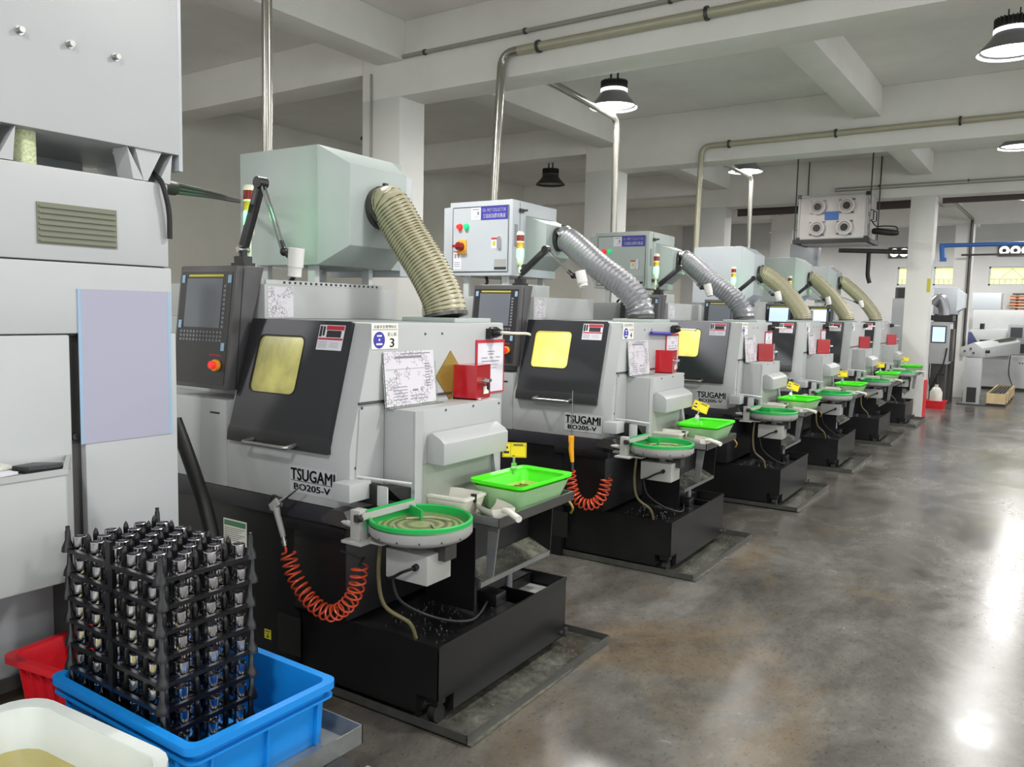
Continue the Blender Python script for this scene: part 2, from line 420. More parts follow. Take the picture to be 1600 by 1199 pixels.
for a, b_, z0, z1 in BW:
    wn += 1
    wo = struct('window_%d' % wn, MB().box(a, b_, YF + .12, YF + .13, z0, z1), 'daylight', label='frosted window pane glowing yellow green with daylight')
    fr = MB().box(a, b_, YF + .02, YF + .06, z0, z0 + .04).box(a, b_, YF + .02, YF + .06, z1 - .04, z1).box(a, a + .04, YF + .02, YF + .06, z0, z1).box(b_ - .04, b_, YF + .02, YF + .06, z0, z1)
    part('window_frame', fr, 'machine_grey', wo)
    k = 0; x = a + .12
    while x < b_ - .05:
        part('window_bar', MB().cyl((x, YF + .03, z0), (x, YF + .03, z0 + .16), .008, 6), 'conduit', wo); x += .12
    part('window_rail', MB().box(a, b_, YF + .025, YF + .04, z0 + .15, z0 + .165), 'conduit', wo)
    if b_ - a > 1:
        dia = MB()
        for x in (a + .25, a + .75, a + 1.25, a + 1.75):
            dia.cyl((x, YF + .03, z0 + .17), (x + .25, YF + .03, z1 - .05), .008, 6).cyl((x + .5, YF + .03, z0 + .17), (x + .25, YF + .03, z1 - .05), .008, 6)
        part('window_lattice', dia, 'conduit', wo)
# right wall (out of frame): an added band of windows throws soft fill from the right
RW = [(y, y + 3.2) for y in (-3.6, .9, 5.3, 9.8, 14.3, 18.8)]
mb = MB(); cur = YN
for a, b_ in RW:
    mb.box(XR, XR + .2, cur, a, 0, ZC).box(XR, XR + .2, a, b_, 0, 1.1).box(XR, XR + .2, a, b_, 3.0, ZC); cur = b_
mb.box(XR, XR + .2, cur, YF, 0, ZC); struct('wall_right', mb, 'plaster')
for a, b_ in RW:
    wn += 1
    wo = struct('window_%d' % wn, MB().box(XR + .12, XR + .13, a, b_, 1.1, 3.0), 'added_pane_glow')
    fr = MB()
    for y in (a, (a + b_) / 2 - .02, b_ - .04): fr.box(XR + .04, XR + .1, y, y + .04, 1.1, 3.0)
    fr.box(XR + .04, XR + .1, a, b_, 1.1, 1.14).box(XR + .04, XR + .1, a, b_, 2.96, 3.0)
    part('window_frame', fr, 'machine_grey', wo)
    ld = bpy.data.lights.new('window_daylight', 'AREA'); ld.shape = 'RECTANGLE'; ld.size = 3.1; ld.size_y = 1.8; ld.energy = FILL_RIGHT; ld.color = (.93, .97, 1)
    lo = bpy.data.objects.new('window_daylight', ld); COL.objects.link(lo); lo.location = (XR + .02, (a + b_) / 2, 2.05); lo.rotation_euler = (0, PI / 2, 0)
    lo.rotation_euler = (PI / 2, 0, PI / 2); lo.visible_camera = True
for a, b_, z0, z1 in FWN:  # added panes and area lights, filling faces turned to the camera
    wn += 1
    wo = struct('window_%d' % wn, MB().box(a, b_, YN - .13, YN - .12, z0, z1), 'added_pane_glow')
    fr = MB().box(a, b_, YN - .1, YN - .04, z0, z0 + .04).box(a, b_, YN - .1, YN - .04, z1 - .04, z1)
    for x in (a, (a + b_) / 2 - .02, b_ - .04): fr.box(x, x + .04, YN - .1, YN - .04, z0, z1)
    part('window_frame', fr, 'machine_grey', wo)
    ld = bpy.data.lights.new('window_daylight', 'AREA'); ld.shape = 'RECTANGLE'; ld.size = 2.5; ld.size_y = 2.1; ld.energy = FILL_FRONT; ld.color = (.95, .98, 1)
    lo = bpy.data.objects.new('window_daylight', ld); COL.objects.link(lo); lo.location = ((a + b_) / 2, YN - .02, 2.2); lo.rotation_euler = (PI / 2, 0, 0)
# beams across the hall (carrying the pipes) and along it
BY = [1.39, 5.84, 10.30, 14.72, 19.17]
k = 0
for y in BY:
    k += 1; struct('trim_%d' % k, MB().box(-5.82, XR, y, y + .36, 3.61, ZC), 'plaster', .01, label='deep white concrete beam crossing the hall')
    k += 1; struct('trim_%d' % k, MB().box(XL, -5.82, y, y + .36, 3.87, ZC), 'plaster', .01, label='shallow white concrete beam crossing the left bay')
ys = [YN] + BY + [YF]
for x0, x1, z in ((-5.62, -5.27, 3.93), (-2.22, -1.92, 3.95), (1.35, 1.65, 3.95)):
    for a, b_ in zip(ys[:-1], ys[1:]):
        k += 1; struct('trim_%d' % k, MB().box(x0, x1, a + (.36 if a != YN else 0), b_, z, ZC), 'plaster', .01, label='white concrete beam running along the hall')
for i, (x0, x1, y) in enumerate(((-5.82, -5.33, 5.84), (-5.82, -5.33, 10.30), (-5.82, -5.33, 14.72), (-5.82, -5.33, 19.17), (-5.82, -5.33, 1.39), (-2.215, -1.85, 14.72), (-2.0, -1.67, 19.17))):
    c = struct('column', MB().box(x0, x1, y + .001, y + .359, 0, 3.61 if x0 > -3 else 3.87), 'column_paint', .008,
               label=['white square concrete column behind the nearest lathe', 'white square column behind the third lathe', 'white column behind the fourth lathe collector', 'white column in the far left corner', 'white column hidden behind the front cabinet', 'white column at the aisle end of the lathe row', 'white column behind the far grey lathe'][i])
    if i == 5:
        part('hazard_sticker', MB().box(x1 - .045, x1 + .002, y - .002, y + .04, 2.06, 2.28), 'label_yellow', c, label='red and yellow sticker')
        part('kick_plate', MB().box(x1 - .02, x1 + .012, y + .05, y + .37, 0, .62), 'red_plastic', c, label='red painted base')
# chipped plaster marks are left to the plaster material
# ================================================================== HIGH BAY LAMPS
def bay_lamp(loc, label, on=True, hang=0.):
    t = thing('high_bay_lamp', label, 'lamp', loc, 0, 'high bay lamps under the ceiling')
    x, y, z = loc
    sh = MB().lathe([(.25, 0), (.245, .012), (.205, .055), (.165, .10), (.135, .15), (.13, .15), (.16, .098), (.20, .05), (.238, .010)], loc, 32, closed=True)
    part('shade', sh, 'lamp_grey' if on else 'lamp_dark', t)
    part('rim', MB().lathe([(.135, .15), (.142, .16), (.142, .185), (.12, .19), (.12, .15)], loc, 28, closed=True), 'lamp_ring' if on else 'lamp_dark', t)
    hs = MB().lathe([(.001, .19), (.10, .19), (.10, .27), (.001, .27)], loc, 20)
    for i in range(28):
        a = 2 * PI * i / 28; hs.obox((x + .115 * math.cos(a), y + .115 * math.sin(a), z + .23), .05, .006, .075, Matrix.Rotation(a, 3, 'Z'))
    part('heat_sink', hs, 'lamp_dark', t)
    part('diffuser', MB().lathe([(.001, .03), (.215, .03), (.215, .034), (.001, .034)], loc, 28), 'lamp_glow' if on else 'lamp_off', t)
    br = MB().box(x - .045, x - .035, y - .015, y + .015, z + .27, z + .37).box(x + .035, x + .045, y - .015, y + .015, z + .27, z + .37).box(x - .045, x + .045, y - .015, y + .015, z + .365, z + .38)
    br.cyl((x, y, z + .37), (x, y, ZC - .01), .012, 8).cyl((x, y, ZC - .025), (x, y, ZC), .05, 12)
    part('bracket', br, 'lamp_dark', t)
    if on:
        ld = bpy.data.lights.new('lamp_light', 'AREA'); ld.shape = 'DISK'; ld.size = .42; ld.energy = LAMP_W; ld.color = LAMP_RGB
        lo = bpy.data.objects.new('lamp_light', ld); COL.objects.link(lo); lo.location = (0, 0, .02); lo.parent = t
    return t
for x, y, on, lb in ((-4.06, 7.74, 1, 'lit bell shaped lamp above the third lathe, crossed by a steel pipe'), (-.5, 7.74, 1, 'largest lit bell lamp, cut by the upper right photo edge'),
                     (-.6, 11.94, 1, 'lit bell lamp lower on the right photo edge'), (-4.1, 12.1, 1, 'dim bell lamp above the fourth lathe collector, behind a steel pipe'),
                     (-7.39, 11.88, 0, 'unlit dark bell lamp in the dim left bay between two columns'), (-7.4, 7.74, 0, 'unlit dark bell lamp half hidden by the nearest column'),
                     (-4.0, 3.5, 1, 'lit bell lamp above the nearest lathe'), (-.55, 3.5, 1, 'lit bell lamp above the aisle'), (-.55, -.8, 1, 'lit bell lamp behind the camera'), (-4.0, -.8, 1, 'lit bell lamp over the front cabinet'), (-7.6, -1.6, 1, 'lit bell lamp in the front left bay'),
                     (2.9, 3.5, 1, 'lit bell lamp right of the aisle near'), (2.9, 7.74, 1, 'lit bell lamp right of the aisle middle'), (2.9, 11.9, 1, 'lit bell lamp right of the aisle far'), (2.9, -.8, 1, 'lit bell lamp right behind the camera'),
                     (-4.0, 16.9, 1, 'lit bell lamp beyond the hanging air unit on its left'), (-.6, 16.9, 1, 'lit bell lamp above the bar feeder'), (-2.9, 21.2, 1, 'lit bell lamp near the back wall'), (-.6, 21.2, 1, 'lit bell lamp near the lattice window'), (-6.2, 21.2, 1, 'lit bell lamp in the far left bay')):
    bay_lamp((x, y, 3.76), lb, bool(on))
# ================================================================== PIPES
def pipe(label, path, r, material='pipe_steel', clips=(), n=12, cat='pipe', name='steel_pipe', elbows=True):
    P = [Vector(p) for p in path]; pts = [P[0]]
    for a, b_, c in zip(P[:-2], P[1:-1], P[2:]):
        d0 = (a - b_).normalized(); d1 = (c - b_).normalized(); q = min(r * 3.5, (a - b_).length * .4, (c - b_).length * .4)
        for i in range(7):
            t = i / 6; pts.append((b_ + d0 * q) * (1 - t) ** 2 + b_ * 2 * t * (1 - t) + (b_ + d1 * q) * t * t)
    pts.append(P[-1])
    t = thing(name, label, cat, tuple(P[0]), 0)
    part('pipe_run', MB().tube(pts, r, n), material, t)
    for c in clips:
        c = Vector(c[:3]); part('pipe_clip', MB().lathe([(r * 1.05, -.012), (r * 1.45, -.012), (r * 1.45, .012), (r * 1.05, .012)], c, 10, axis=0, closed=True).box(c.x - .012, c.x + .012, c.y, c.y + .05, c.z - .008, c.z + .008), 'dark_steel', t)
    return t
_p = pipe('steel pipe along the nearest beam, dropping to the second lathe collector', [(XR, 5.79, 3.80), (-4.12, 5.79, 3.80), (-4.12, 5.70, 2.44)], .036, 'pipe_steel', [(x, 5.79, 3.80) for x in (-3.75, -2.3, -.9, .5, 2)])
part('painted_sleeve', MB().cyl((-3.95, 5.79, 3.80), (XR, 5.79, 3.80), .0372, 14), 'pipe_cream', _p)
pipe('thin white conduit along the nearest beam above the steel pipe', [(3, 5.81, 3.955), (-5.6, 5.81, 3.955)], .018, 'conduit', [(x, 5.81, 3.955) for x in (-5, -3.9, -2.6, -1.3)], name='conduit')
pipe('steel pipe under the ceiling, dropping behind the third lathe collector', [(-4.05, 6.18, 3.73), (-4.19, 8.08, 3.73), (-4.19, 8.08, 2.38)], .036, n=12)
pipe('cream pipe along the middle beam, dropping to the fourth lathe collector', [(XR, 10.25, 3.80), (-4.07, 10.25, 3.80), (-4.07, 10.2, 2.42)], .036, 'pipe_cream', [(x, 10.25, 3.80) for x in (-3.7, -2.4, -1.1, .2)])
pipe('steel pipe beside the dim lamp, dropping to the fifth lathe collector', [(-4.1, 10.66, 3.73), (-4.1, 12.4, 3.73), (-4.1, 12.4, 2.4)], .034)
pipe('thin paired conduit along the far beam', [(XR, 14.67, 3.81), (-3.4, 14.67, 3.81)], .014, 'conduit', [(x, 14.67, 3.81) for x in (-2.7, -1.4, -.1)], name='conduit')
pipe('lower thin conduit along the far beam', [(XR, 14.67, 3.765), (-3.4, 14.67, 3.765)], .012, 'conduit', name='conduit')
pipe('bright vertical steel pipe rising from the nearest lathe collector', [(-3.655, 2.95, 2.39), (-3.655, 2.95, ZC)], .028, 'pipe_steel')
pipe('cable conduit running down the nearest white column', [(-5.69, 5.825, 3.86), (-5.69, 5.825, 1.2)], .01, 'conduit', name='conduit')
pipe('dark paired pipe climbing from the far column to the far beam', [(-1.77, 15.1, 3.68), (-1.70, 19.1, 3.68), (-1.70, 19.1, .9)], .03, 'dark_steel')
t = thing('steel_channel', 'dark brown steel channel beyond the far beam, right of the aisle column', 'beam', (-1.8, 15.3, 3.55)); part('web', MB().box(-1.82, 4, 15.3, 15.34, 3.55, 3.66), 'brown_steel', t); part('flange', MB().box(-1.82, 4, 15.26, 15.34, 3.655, 3.67), 'brown_steel', t)
t = thing('steel_channel', 'dark brown steel channel behind the hanging air unit', 'beam', (-5.3, 15.3, 3.5)); part('web', MB().box(-5.3, -2.22, 15.3, 15.34, 3.50, 3.62), 'brown_steel', t); part('flange', MB().box(-5.3, -2.22, 15.26, 15.34, 3.615, 3.63), 'brown_steel', t)
t = thing('air_pipe', 'bright blue compressed air pipe right of the aisle column', 'pipe', (-1.86, 15.5, 2.87)); part('pipe_run', MB().cyl((-1.84, 15.5, 2.87), (4, 15.5, 2.87), .035, 12), 'blue_pipe', t)
part('down_pipe', MB().cyl((-1.81, 15.5, 2.87), (-1.78, 15.46, 2.62), .04, 10), 'blue_pipe', t); part('valve', MB().box(-1.82, -1.72, 15.42, 15.5, 2.6, 2.66), 'blue_pipe', t)
pipe('dark grey duct pipe behind the aisle column', [(-1.85, 19.0, 2.95), (4, 19.0, 2.95)], .02, 'dark_steel')
pipe('dark pipe crossing below the hanging air unit', [(-3.35, 15.0, 2.79), (-2.213, 15.0, 2.735)], .04, 'dark_steel')
pipe('dark hose hanging on the far white wall left of the aisle column', [(-2.86, 15.0, 2.735), (-2.86, 15.0, 2.35), (-2.82, 15.0, 2.22)], .035, 'rubber', name='hose', cat='hose')
# ================================================================== HANGING AIR UNIT
t = thing('air_filter_unit', 'hanging white box unit with four round nozzles and blue label', 'air unit', (-3.25, 14.0, 2.885))
x0, x1, y0, y1, z0, z1 = -3.78, -2.72, 13.95, 14.68, 2.90, 3.60
part('cabinet', MB().box(x0, x1, y0, y1, z0, z1), 'unit_white', t, .01)
edge = MB()
for x in (x0, x1):
    edge.box(x - .015, x + .015, y0 - .015, y0 + .02, z0, z1)
for z in (z0, z1): edge.box(x0, x1, y0 - .015, y0 + .015, z - .015, z + .015)
part('edge_frame', edge, 'label_silver', t)
for x in (x0, x1):
    for z in (z0, z1): part('corner_block', MB().box(x - .03, x + .03, y0 - .025, y0 + .04, z - .03, z + .03), 'black_plastic', t)
part('support_frame', MB().box(x0 - .08, x1 + .06, y0 - .03, y0 + .03, z0 - .07, z0 - .005).box(x0 - .08, x1 + .06, y1 - .03, y1 + .03, z0 - .07, z0 - .005).box(x1 - .0, x1 + .06, y0, y1, z0 - .07, z0 - .005).box(x0 - .08, x0 - .02, y0, y1, z0 - .07, z0 - .005), 'black_base', t)
part('base_pan', MB().box(x0 + .05, x1 - .02, y0 + .04, y1 - .04, z0 - .085, z0 - .03), 'unit_white', t)
for cx, cz in ((-3.478, 3.42), (-3.03, 3.42), (-3.478, 3.075), (-3.05, 3.075)):
    nz = part('nozzle', MB().lathe([(.125, 0), (.125, -.05), (.095, -.06), (.085, -.03), (.06, -.05), (.06, 0)], (cx, y0, cz), 28, axis=1), 'unit_white', t)
    part('nozzle_bore', MB().lathe([(.001, -.052), (.056, -.052), (.056, -.03), (.001, -.03)], (cx, y0, cz), 20, axis=1), 'rubber', nz)
    for a in (.8, 2.4, 3.9, 5.4): part('clamp', MB().box(cx + .14 * math.cos(a) - .022, cx + .14 * math.cos(a) + .022, y0 - .02, y0, cz + .14 * math.sin(a) - .012, cz + .14 * math.sin(a) + .012), 'dark_steel', nz)
part('blue_label', MB().box(-3.37, -3.15, y0 - .004, y0, 3.20, 3.34), 'blue_label', t)
for z in (3.05, 3.25, 3.45): part('latch', MB().box(x1, x1 + .025, y0 + .12, y0 + .15, z, z + .07), 'black_plastic', t)
for y in (14.2, 14.45): part('handle', MB().tube([(x1, y, 3.2), (x1 + .05, y, 3.21), (x1 + .05, y, 3.36), (x1, y, 3.37)], .01, 6), 'black_plastic', t)
for x, y in ((-3.84, 13.95), (-2.68, 13.95), (-3.84, 14.66), (-2.68, 14.66)): part('hanger_rod', MB().cyl((x, y, 2.86), (x, y, ZC if y > 14.8 else ZC), .012, 6), 'dark_steel', t)
t = thing('dust_sock', 'black sausage shaped hose end hanging right of the air unit', 'hose', (-2.42, 14.2, 3.0)); part('sock', MB().tube(catmull([(-2.68, 14.2, 3.02), (-2.6, 14.2, 3.02), (-2.4, 14.2, 2.99), (-2.28, 14.2, 2.98)], 4), .05, 10, rad=[.03, .045, .05, .052, .052, .052, .052, .052, .05, .05, .045, .04, .025]), 'rubber', t)
part('cable', MB().tube(catmull([(-2.7, 14.2, 3.2), (-2.62, 14.2, 3.1), (-2.5, 14.2, 3.1), (-2.33, 14.2, 3.08), (-2.3, 14.2, 3.02)], 5), .01, 6), 'rubber', t)
# ================================================================== THE LATHES (built at frame 1, then copied along the row)
XD = (1, 0, 0); YD = (0, 1, 0); ZD = (0, 0, 1)
sl = Vector((0, .138, .497)).normalized()                       # slope of the slanted front
sn = Vector((1, 0, 0)).cross(sl)                                # outward normal of the slanted front
def dp(x, s, n=0.):                                            # point on the slanted front
    return Vector((x, -.05, 1.06)) + sl * s + sn * n
def make_lathe():
    t = thing('cnc_lathe', 'white lathe numbered 3 with brass rhombus, nearest in the row', 'lathe', (-1.0, .5, 0), 1, 'white lathes in a row along the aisle')
    prof = [(-.05, .815), (-.05, 1.06), (.088, 1.557), (1.03, 1.557), (1.03, .815)]
    part('hood', MB().prism(prof, 0, -1.29, -.55), 'white_paint', t, .008)
    part('lower_front_panel', MB().box(-1.466, -1.29, -.049, 1.02, .815, 1.2), 'white_paint', t, .004)
    part('headstock_cabinet', MB().box(-2.12, -1.468, -.045, 1.03, .83, 1.2), 'white_paint', t, .004)
    part('headstock_upper', MB().box(-2.12, -1.292, .12, 1.02, 1.2, 1.558), 'white_paint', t, .004)
    part('headstock_cover', MB().box(-2.12, -1.25, .132, 1.03, 1.558, 1.715), 'white_paint', t, .004)
    part('panel_slot', MB().box(-1.40, -1.335, -.051, -.046, 1.135, 1.143), 'rubber', t)
    # base
    part('base', MB().box(-2.1, -.905, -.02, 1.0, 0, .74), 'black_base', t, .004)
    part('base_overhang', MB().box(-.905, -.6, -.018, .99, .345, .74), 'black_base', t, .004)
    part('base_band', MB().box(-1.47, -.56, -.05, 1.02, .738, .814).box(-2.12, -1.47, -.04, 1.02, .74, .83), 'black_band', t, .004)
    part('base_ledge', MB().box(-.95, -.56, -.07, .0, .70, .745), 'black_base', t, .004)
    part('base_pocket', MB().box(-1.0, -.86, -.022, -.019, .13, .3), 'rubber', t)
    # door
    d = part('door', MB(), 'door_metal', t)
    L = sl.length * .516
    inner = rrect(-1.181, -.902, .192, .440, .03, 6); outer = rrect(-1.255, -.654, .032, .514, .006, 6)
    mb = MB(); n = len(inner)
    for h in (0., .02):
        mb.add([dp(x, s, h) for x, s in inner] + [dp(x, s, h) for x, s in outer], [])
    f = []
    for i in range(n):
        j = (i + 1) % n
        f += [(n + i, n + j, j, i), (2 * n + i, 2 * n + j, 3 * n + j, 3 * n + i), (i, j, 2 * n + j, 2 * n + i), (n + i, 3 * n + i, 3 * n + j, n + j)]
    mb.f = f
    d.data = mesh('door', mb, 0, 30, t['_b']); d.data.materials.append(MATS['door_metal'])
    part('door_band', MB().prism([(-.052, 1.033), (-.074, 1.033), (-.070, 1.072), (dp(0, .034, .021).y, dp(0, .034, .021).z), (dp(0, .034, .0).y, dp(0, .034, .0).z), (-.052, 1.06)], 0, -1.257, -.652), 'door_band', d)
    part('sight_glass', MB().add([dp(x, s, .004) for x, s in inner] + [dp(x, s, .012) for x, s in inner], [tuple(range(n))[::-1], tuple(range(n, 2 * n))] + [(i, (i + 1) % n, n + (i + 1) % n, n + i) for i in range(n)]), 'sight_dim', d)
    ring = rrect(-1.186, -.897, .187, .445, .034, 6)
    part('glass_seal', MB().add([dp(x, s, .0215) for x, s in inner] + [dp(x, s, .0215) for x, s in ring] + [dp(x, s, .019) for x, s in ring], [(i, (i + 1) % n, n + (i + 1) % n, n + i) for i in range(n)] + [(n + i, n + (i + 1) % n, 2 * n + (i + 1) % n, 2 * n + i) for i in range(n)]), 'rubber', d)
    hy = -.128
    part('door_handle', MB().tube(catmull([(-1.085, -.073, 1.055), (-1.085, hy + .02, 1.05), (-1.075, hy, 1.048), (-.96, hy, 1.048), (-.845, hy, 1.048), (-.832, hy + .02, 1.05), (-.832, -.073, 1.055)], 4), .0095, 10), 'steel', d)
    lb = part('warning_label', plate(dp(-.826, .390, .0203), XD, sl, .143, .106, .0006), 'paper', d, label='red, black and white warning label')
    part('label_red', bars(dp(-.826, .390, .0209), XD, sl, [(.04, .085, .10, .018), (.003, .043, .137, .008)]), 'label_red', lb)
    part('label_black', bars(dp(-.826, .390, .0209), XD, sl, [(.045, .054, .082, .029), (.004, .056, .014, .045), (.022, .06, .012, .04)]), 'ink', lb)
    part('label_lines', bars(dp(-.826, .390, .0209), XD, sl, [(.006, .034 - .006 * i, .05, .0015) for i in range(5)] + [(.072, .03 - .008 * i, .05, .0015) for i in range(3)]), 'ink_grey', lb)
    # name plate
    npl = part('name_plate', plate((-.887, -.0505, .852), XD, ZD, .272, .112, .0015), 'cabinet_paint', t)
    part('lettering', text('TSUGAMI', .25, .048, (-.753, -.053, .930), XD, ZD, bold=.032), 'ink', npl)
    part('lettering', text('BO205-V', .205, .026, (-.757, -.053, .879), XD, ZD, bold=.035), 'ink', npl)
    part('rule', bars((-.887, -.052, .852), XD, ZD, [(.008, .049, .256, .0025)]), 'ink', npl)
    # side cover (guide), conveyor cover, strip
    part('side_cover', MB().prism([(-.55, .80), (-.55, 1.21), (-.395, 1.21), (-.395, .80)], 1, .145, .78), 'white_paint', t, .004)
    part('side_cover_skirt', MB().box(-.395, -.384, .147, .195, .80, 1.208), 'white_paint', t)
    part('side_cover_skirt', MB().prism([(-.395, .82), (-.395, 1.0), (-.385, 1.0), (-.355, .82)], 1, .705, .745), 'white_paint', t)
    part('conveyor_cover', MB().prism([(-.395, .985), (-.395, 1.10), (-.37, 1.115), (-.325, 1.092), (-.305, 1.075), (-.305, .985)], 1, .235, .712), 'white_paint', t, .005)
    part('conveyor_panel', MB().box(-.394, -.388, .196, .70, .81, .985), 'grey_green', t)
    part('side_strip', MB().box(-.551, -.543, -.005, .6, 1.234, 1.245), 'dark_steel', t)
    part('front_side_panel', MB().prism([(-.03, .84), (.0, 1.22), (.14, 1.22), (.14, .84)], 0, -.551, -.544), 'white_paint', t)
    for y, z, x in ((.155, 1.19, -.395), (.155, .93, -.395), (.36, 1.195, -.395), (.56, 1.195, -.395), (.765, 1.19, -.395), (-.02, .985, -.55), (.01, 1.222, -.544), (.12, .89, -.544), (.41, 1.51, -.55), (.53, 1.51, -.55)):
        part('screw', MB().lathe([(.001, .004), (.004, .004), (.006, 0), (.001, 0)], (x, y, z), 8, axis=0), 'dark_steel', t)
    part('duct_flange', MB().box(-.92, -.60, .69, .99, 1.557, 1.578), 'collector_paint', t, .003)
    part('plug', MB().lathe([(.001, 0), (.026, 0), (.028, .035), (.016, .06), (.001, .06)], (-.55, .915, 1.512), 12, axis=0).box(-.549, -.52, .875, .90, 1.48, 1.53), 'black_plastic', t, label='black power plug')
    part('plug_cable', MB().tube(catmull([(-.50, .915, 1.512), (-.44, .94, 1.51), (-.42, 1.03, 1.508), (-.45, 1.12, 1.50)], 5), .007, 6), 'lens_white', t)
    # parts chute near the front corner
    part('chute_box', MB().box(-.575, -.482, -.122, .0, .872, .943), 'white_paint', t, .004)
    part('chute_gap', MB().box(-.548, -.452, -.012, .02, .85, .93), 'rubber', t)
    part('chute_plate', MB().box(-.452, -.40, .0, .006, .845, .925), 'machine_grey', t)
    part('chute_belt', MB().prism([(.0, .925), (.143, .90), (.143, .845), (.1, .845)], 0, -.5, -.40), 'rubber', t)
    part('chute_rail', MB().tube([(-.545, -.01, .95), (-.45, .02, .945), (-.36, .10, .928)], .006, 6), 'machine_grey', t)
    part('chute_bracket', MB().prism([(-.62, .80), (-.565, .84), (-.50, .84), (-.47, .80), (-.47, .775), (-.62, .785)], 1, -.135, -.06), 'dark_steel', t)
    part('bracket_arm', MB().tube([(-.60, -.1, .80), (-.45, -.14, .80)], .012, 8), 'machine_grey', t)
    # control panel
    cp = part('control_panel', MB().prism([(.0, 1.79), (-.065, 1.246), (-.004, 1.243), (.15, 1.79)], 0, -1.66, -1.272), 'panel_grey', t, .006, label='dark grey control panel')
    pf = Vector((0, .065, .544)).normalized(); pn = Vector((1, 0, 0)).cross(pf)
    def cpp(x, s, n=0.): return Vector((x, -.065, 1.246)) + pf * s + pn * n
    part('panel_seam', plate(Vector((-1.2712, -.012, 1.25)), Vector((0, .05, .53)), Vector((0, -1, .1)), .53, .003, .0012), 'rubber', cp)
    part('keyboard', plate(cpp(-1.645, .02, 0), XD, pf, .355, .50, .002), 'panel_black', cp)
    sc = part('screen', plate(cpp(-1.60, .27, .002), XD, pf, .25, .22, .002), 'screen_dark', cp)
    part('screen_strip', plate(cpp(-1.59, .498, .002), XD, pf, .24, .010, .002), 'label_yellow', cp)
    for x, s in ((-1.635, .47), (-1.315, .47), (-1.635, .265), (-1.325, .17)): part('corner_clip', plate(cpp(x, s, .002), XD, pf, .02, .035, .004), 'clip_blue', cp)
    keys = MB()
    for i in range(10):
        q = plate(cpp(-1.34, .27 + .02 * i, .002), XD, pf, .016, .012, .002); keys.add(q.v, q.f)
    for i in range(13):
        for j in range(3):
            q = plate(cpp(-1.62 + .023 * i, .245 - .018 * j, .002), XD, pf, .014, .010, .002); keys.add(q.v, q.f)
    part('keys', keys, 'ink_grey', cp)
    e = cpp(-1.345, .105, .002)
    part('emergency_stop', MB().cyl(e, e + pn * .014, .026, 16), 'estop_yellow', cp); part('stop_button', MB().cyl(e + pn * .014, e + pn * .034, .017, 14), 'button_red', cp)
    part('small_buttons', bars(cpp(-1.40, .145, .002), XD, pf, [(.016 * i, 0, .009, .009) for i in range(5)]), 'label_red', cp)
    part('panel_arm', MB().box(-1.56, -1.40, .08, .2, 1.55, 1.68), 'panel_black', t)
    # stickers
    ns = part('number_sign', plate((-.5495, .068, 1.452), YD, ZD, .16, .104, .002), 'sign_cream', t)
    part('sign_disc', MB().lathe([(.001, .0012), (.034, .0012), (.034, .0), (.001, .0)], (-.5475, .112, 1.489), 28, axis=0), 'sign_blue', ns)
    part('sign_ink', text('设备状态管理标识', .138, .014, (-.5475, .148, 1.543), YD, ZD), 'ink', ns)
    part('sign_ink', text('走心机', .058, .017, (-.5475, .19, 1.512), YD, ZD), 'ink', ns)
    part('sign_digit', text('3', .026, .036, (-.5475, .19, 1.477), YD, ZD, bold=.02), 'ink', ns)
    part('sign_rule', bars((-.5475, .068, 1.452), YD, ZD, [(.004, .078, .152, .002)]), 'ink', ns)
    part('disc_marks', bars((-.5462, .112, 1.489), YD, ZD, [(-.014, .014, .028, .006), (-.004, -.003, .008, .008), (-.018, -.02, .036, .007)]), 'white_ink', ns)
    return t
lathe = make_lathe()
# brass rhombus and perforated rail only on the nearest lathe
own = []
def only(o): own.append(o.name.split('.')[0]); return o
only(part('brass_rhombus', MB().prism([(.592, 1.432), (.70, 1.318), (.592, 1.205), (.485, 1.318)], 0, -.55, -.546), 'brass', lathe, label='brass coloured rhombus plate'))
pr = only(part('perforated_rail', MB().box(-1.262, -1.250, .14, .92, 1.715, 1.735), 'cabinet_paint', lathe))
for i in range(20): part('rail_hole', MB().box(-1.2505, -1.249, .24 + i * .033, .253 + i * .033, 1.720, 1.730), 'rubber', pr)
ds = only(part('drawing_sticker', plate((-1.2495, .15, 1.566), YD, ZD, .15, .138, .001), 'drawing_print', lathe))
part('drawing_marks', bars((-1.2484, .15, 1.566), YD, ZD, [(.015, .10 + .01 * i, .022, .002) for i in range(4)]), 'ink_grey', ds)
st = only(part('white_sticker', plate((-1.41, -.0405, .739), XD, ZD, .08, .07, .0014), 'sign_cream', lathe)); part('sticker_mark', bars((-1.41, -.042, .739), XD, ZD, [(.024, .028, .03, .03), (.008, .008, .012, .014)]), 'ink', st)
gs = only(part('notice_sticker', plate((-1.354, -.0195, .548), XD, ZD, .157, .112, .0014), 'sign_cream', lathe, label='green headed notice sticker')); part('sticker_head', bars((-1.354, -.021, .548), XD, ZD, [(.006, .082, .145, .024)]), 'label_green', gs)
part('sticker_lines', bars((-1.354, -.021, .548), XD, ZD, [(.01, .07 - .009 * i, .135 - .02 * (i % 3), .003) for i in range(7)]), 'ink_grey', gs)
ys_ = only(part('yellow_sticker', plate((-1.085, -.0195, .163), XD, ZD, .042, .042, .0014), 'label_yellow', lathe)); part('arrow_mark', bars((-1.085, -.021, .163), XD, ZD, [(.019, .006, .005, .02), (.014, .006, .015, .006), (.006, .032, .03, .004)]), 'ink', ys_)
LATHES = {1: lathe}
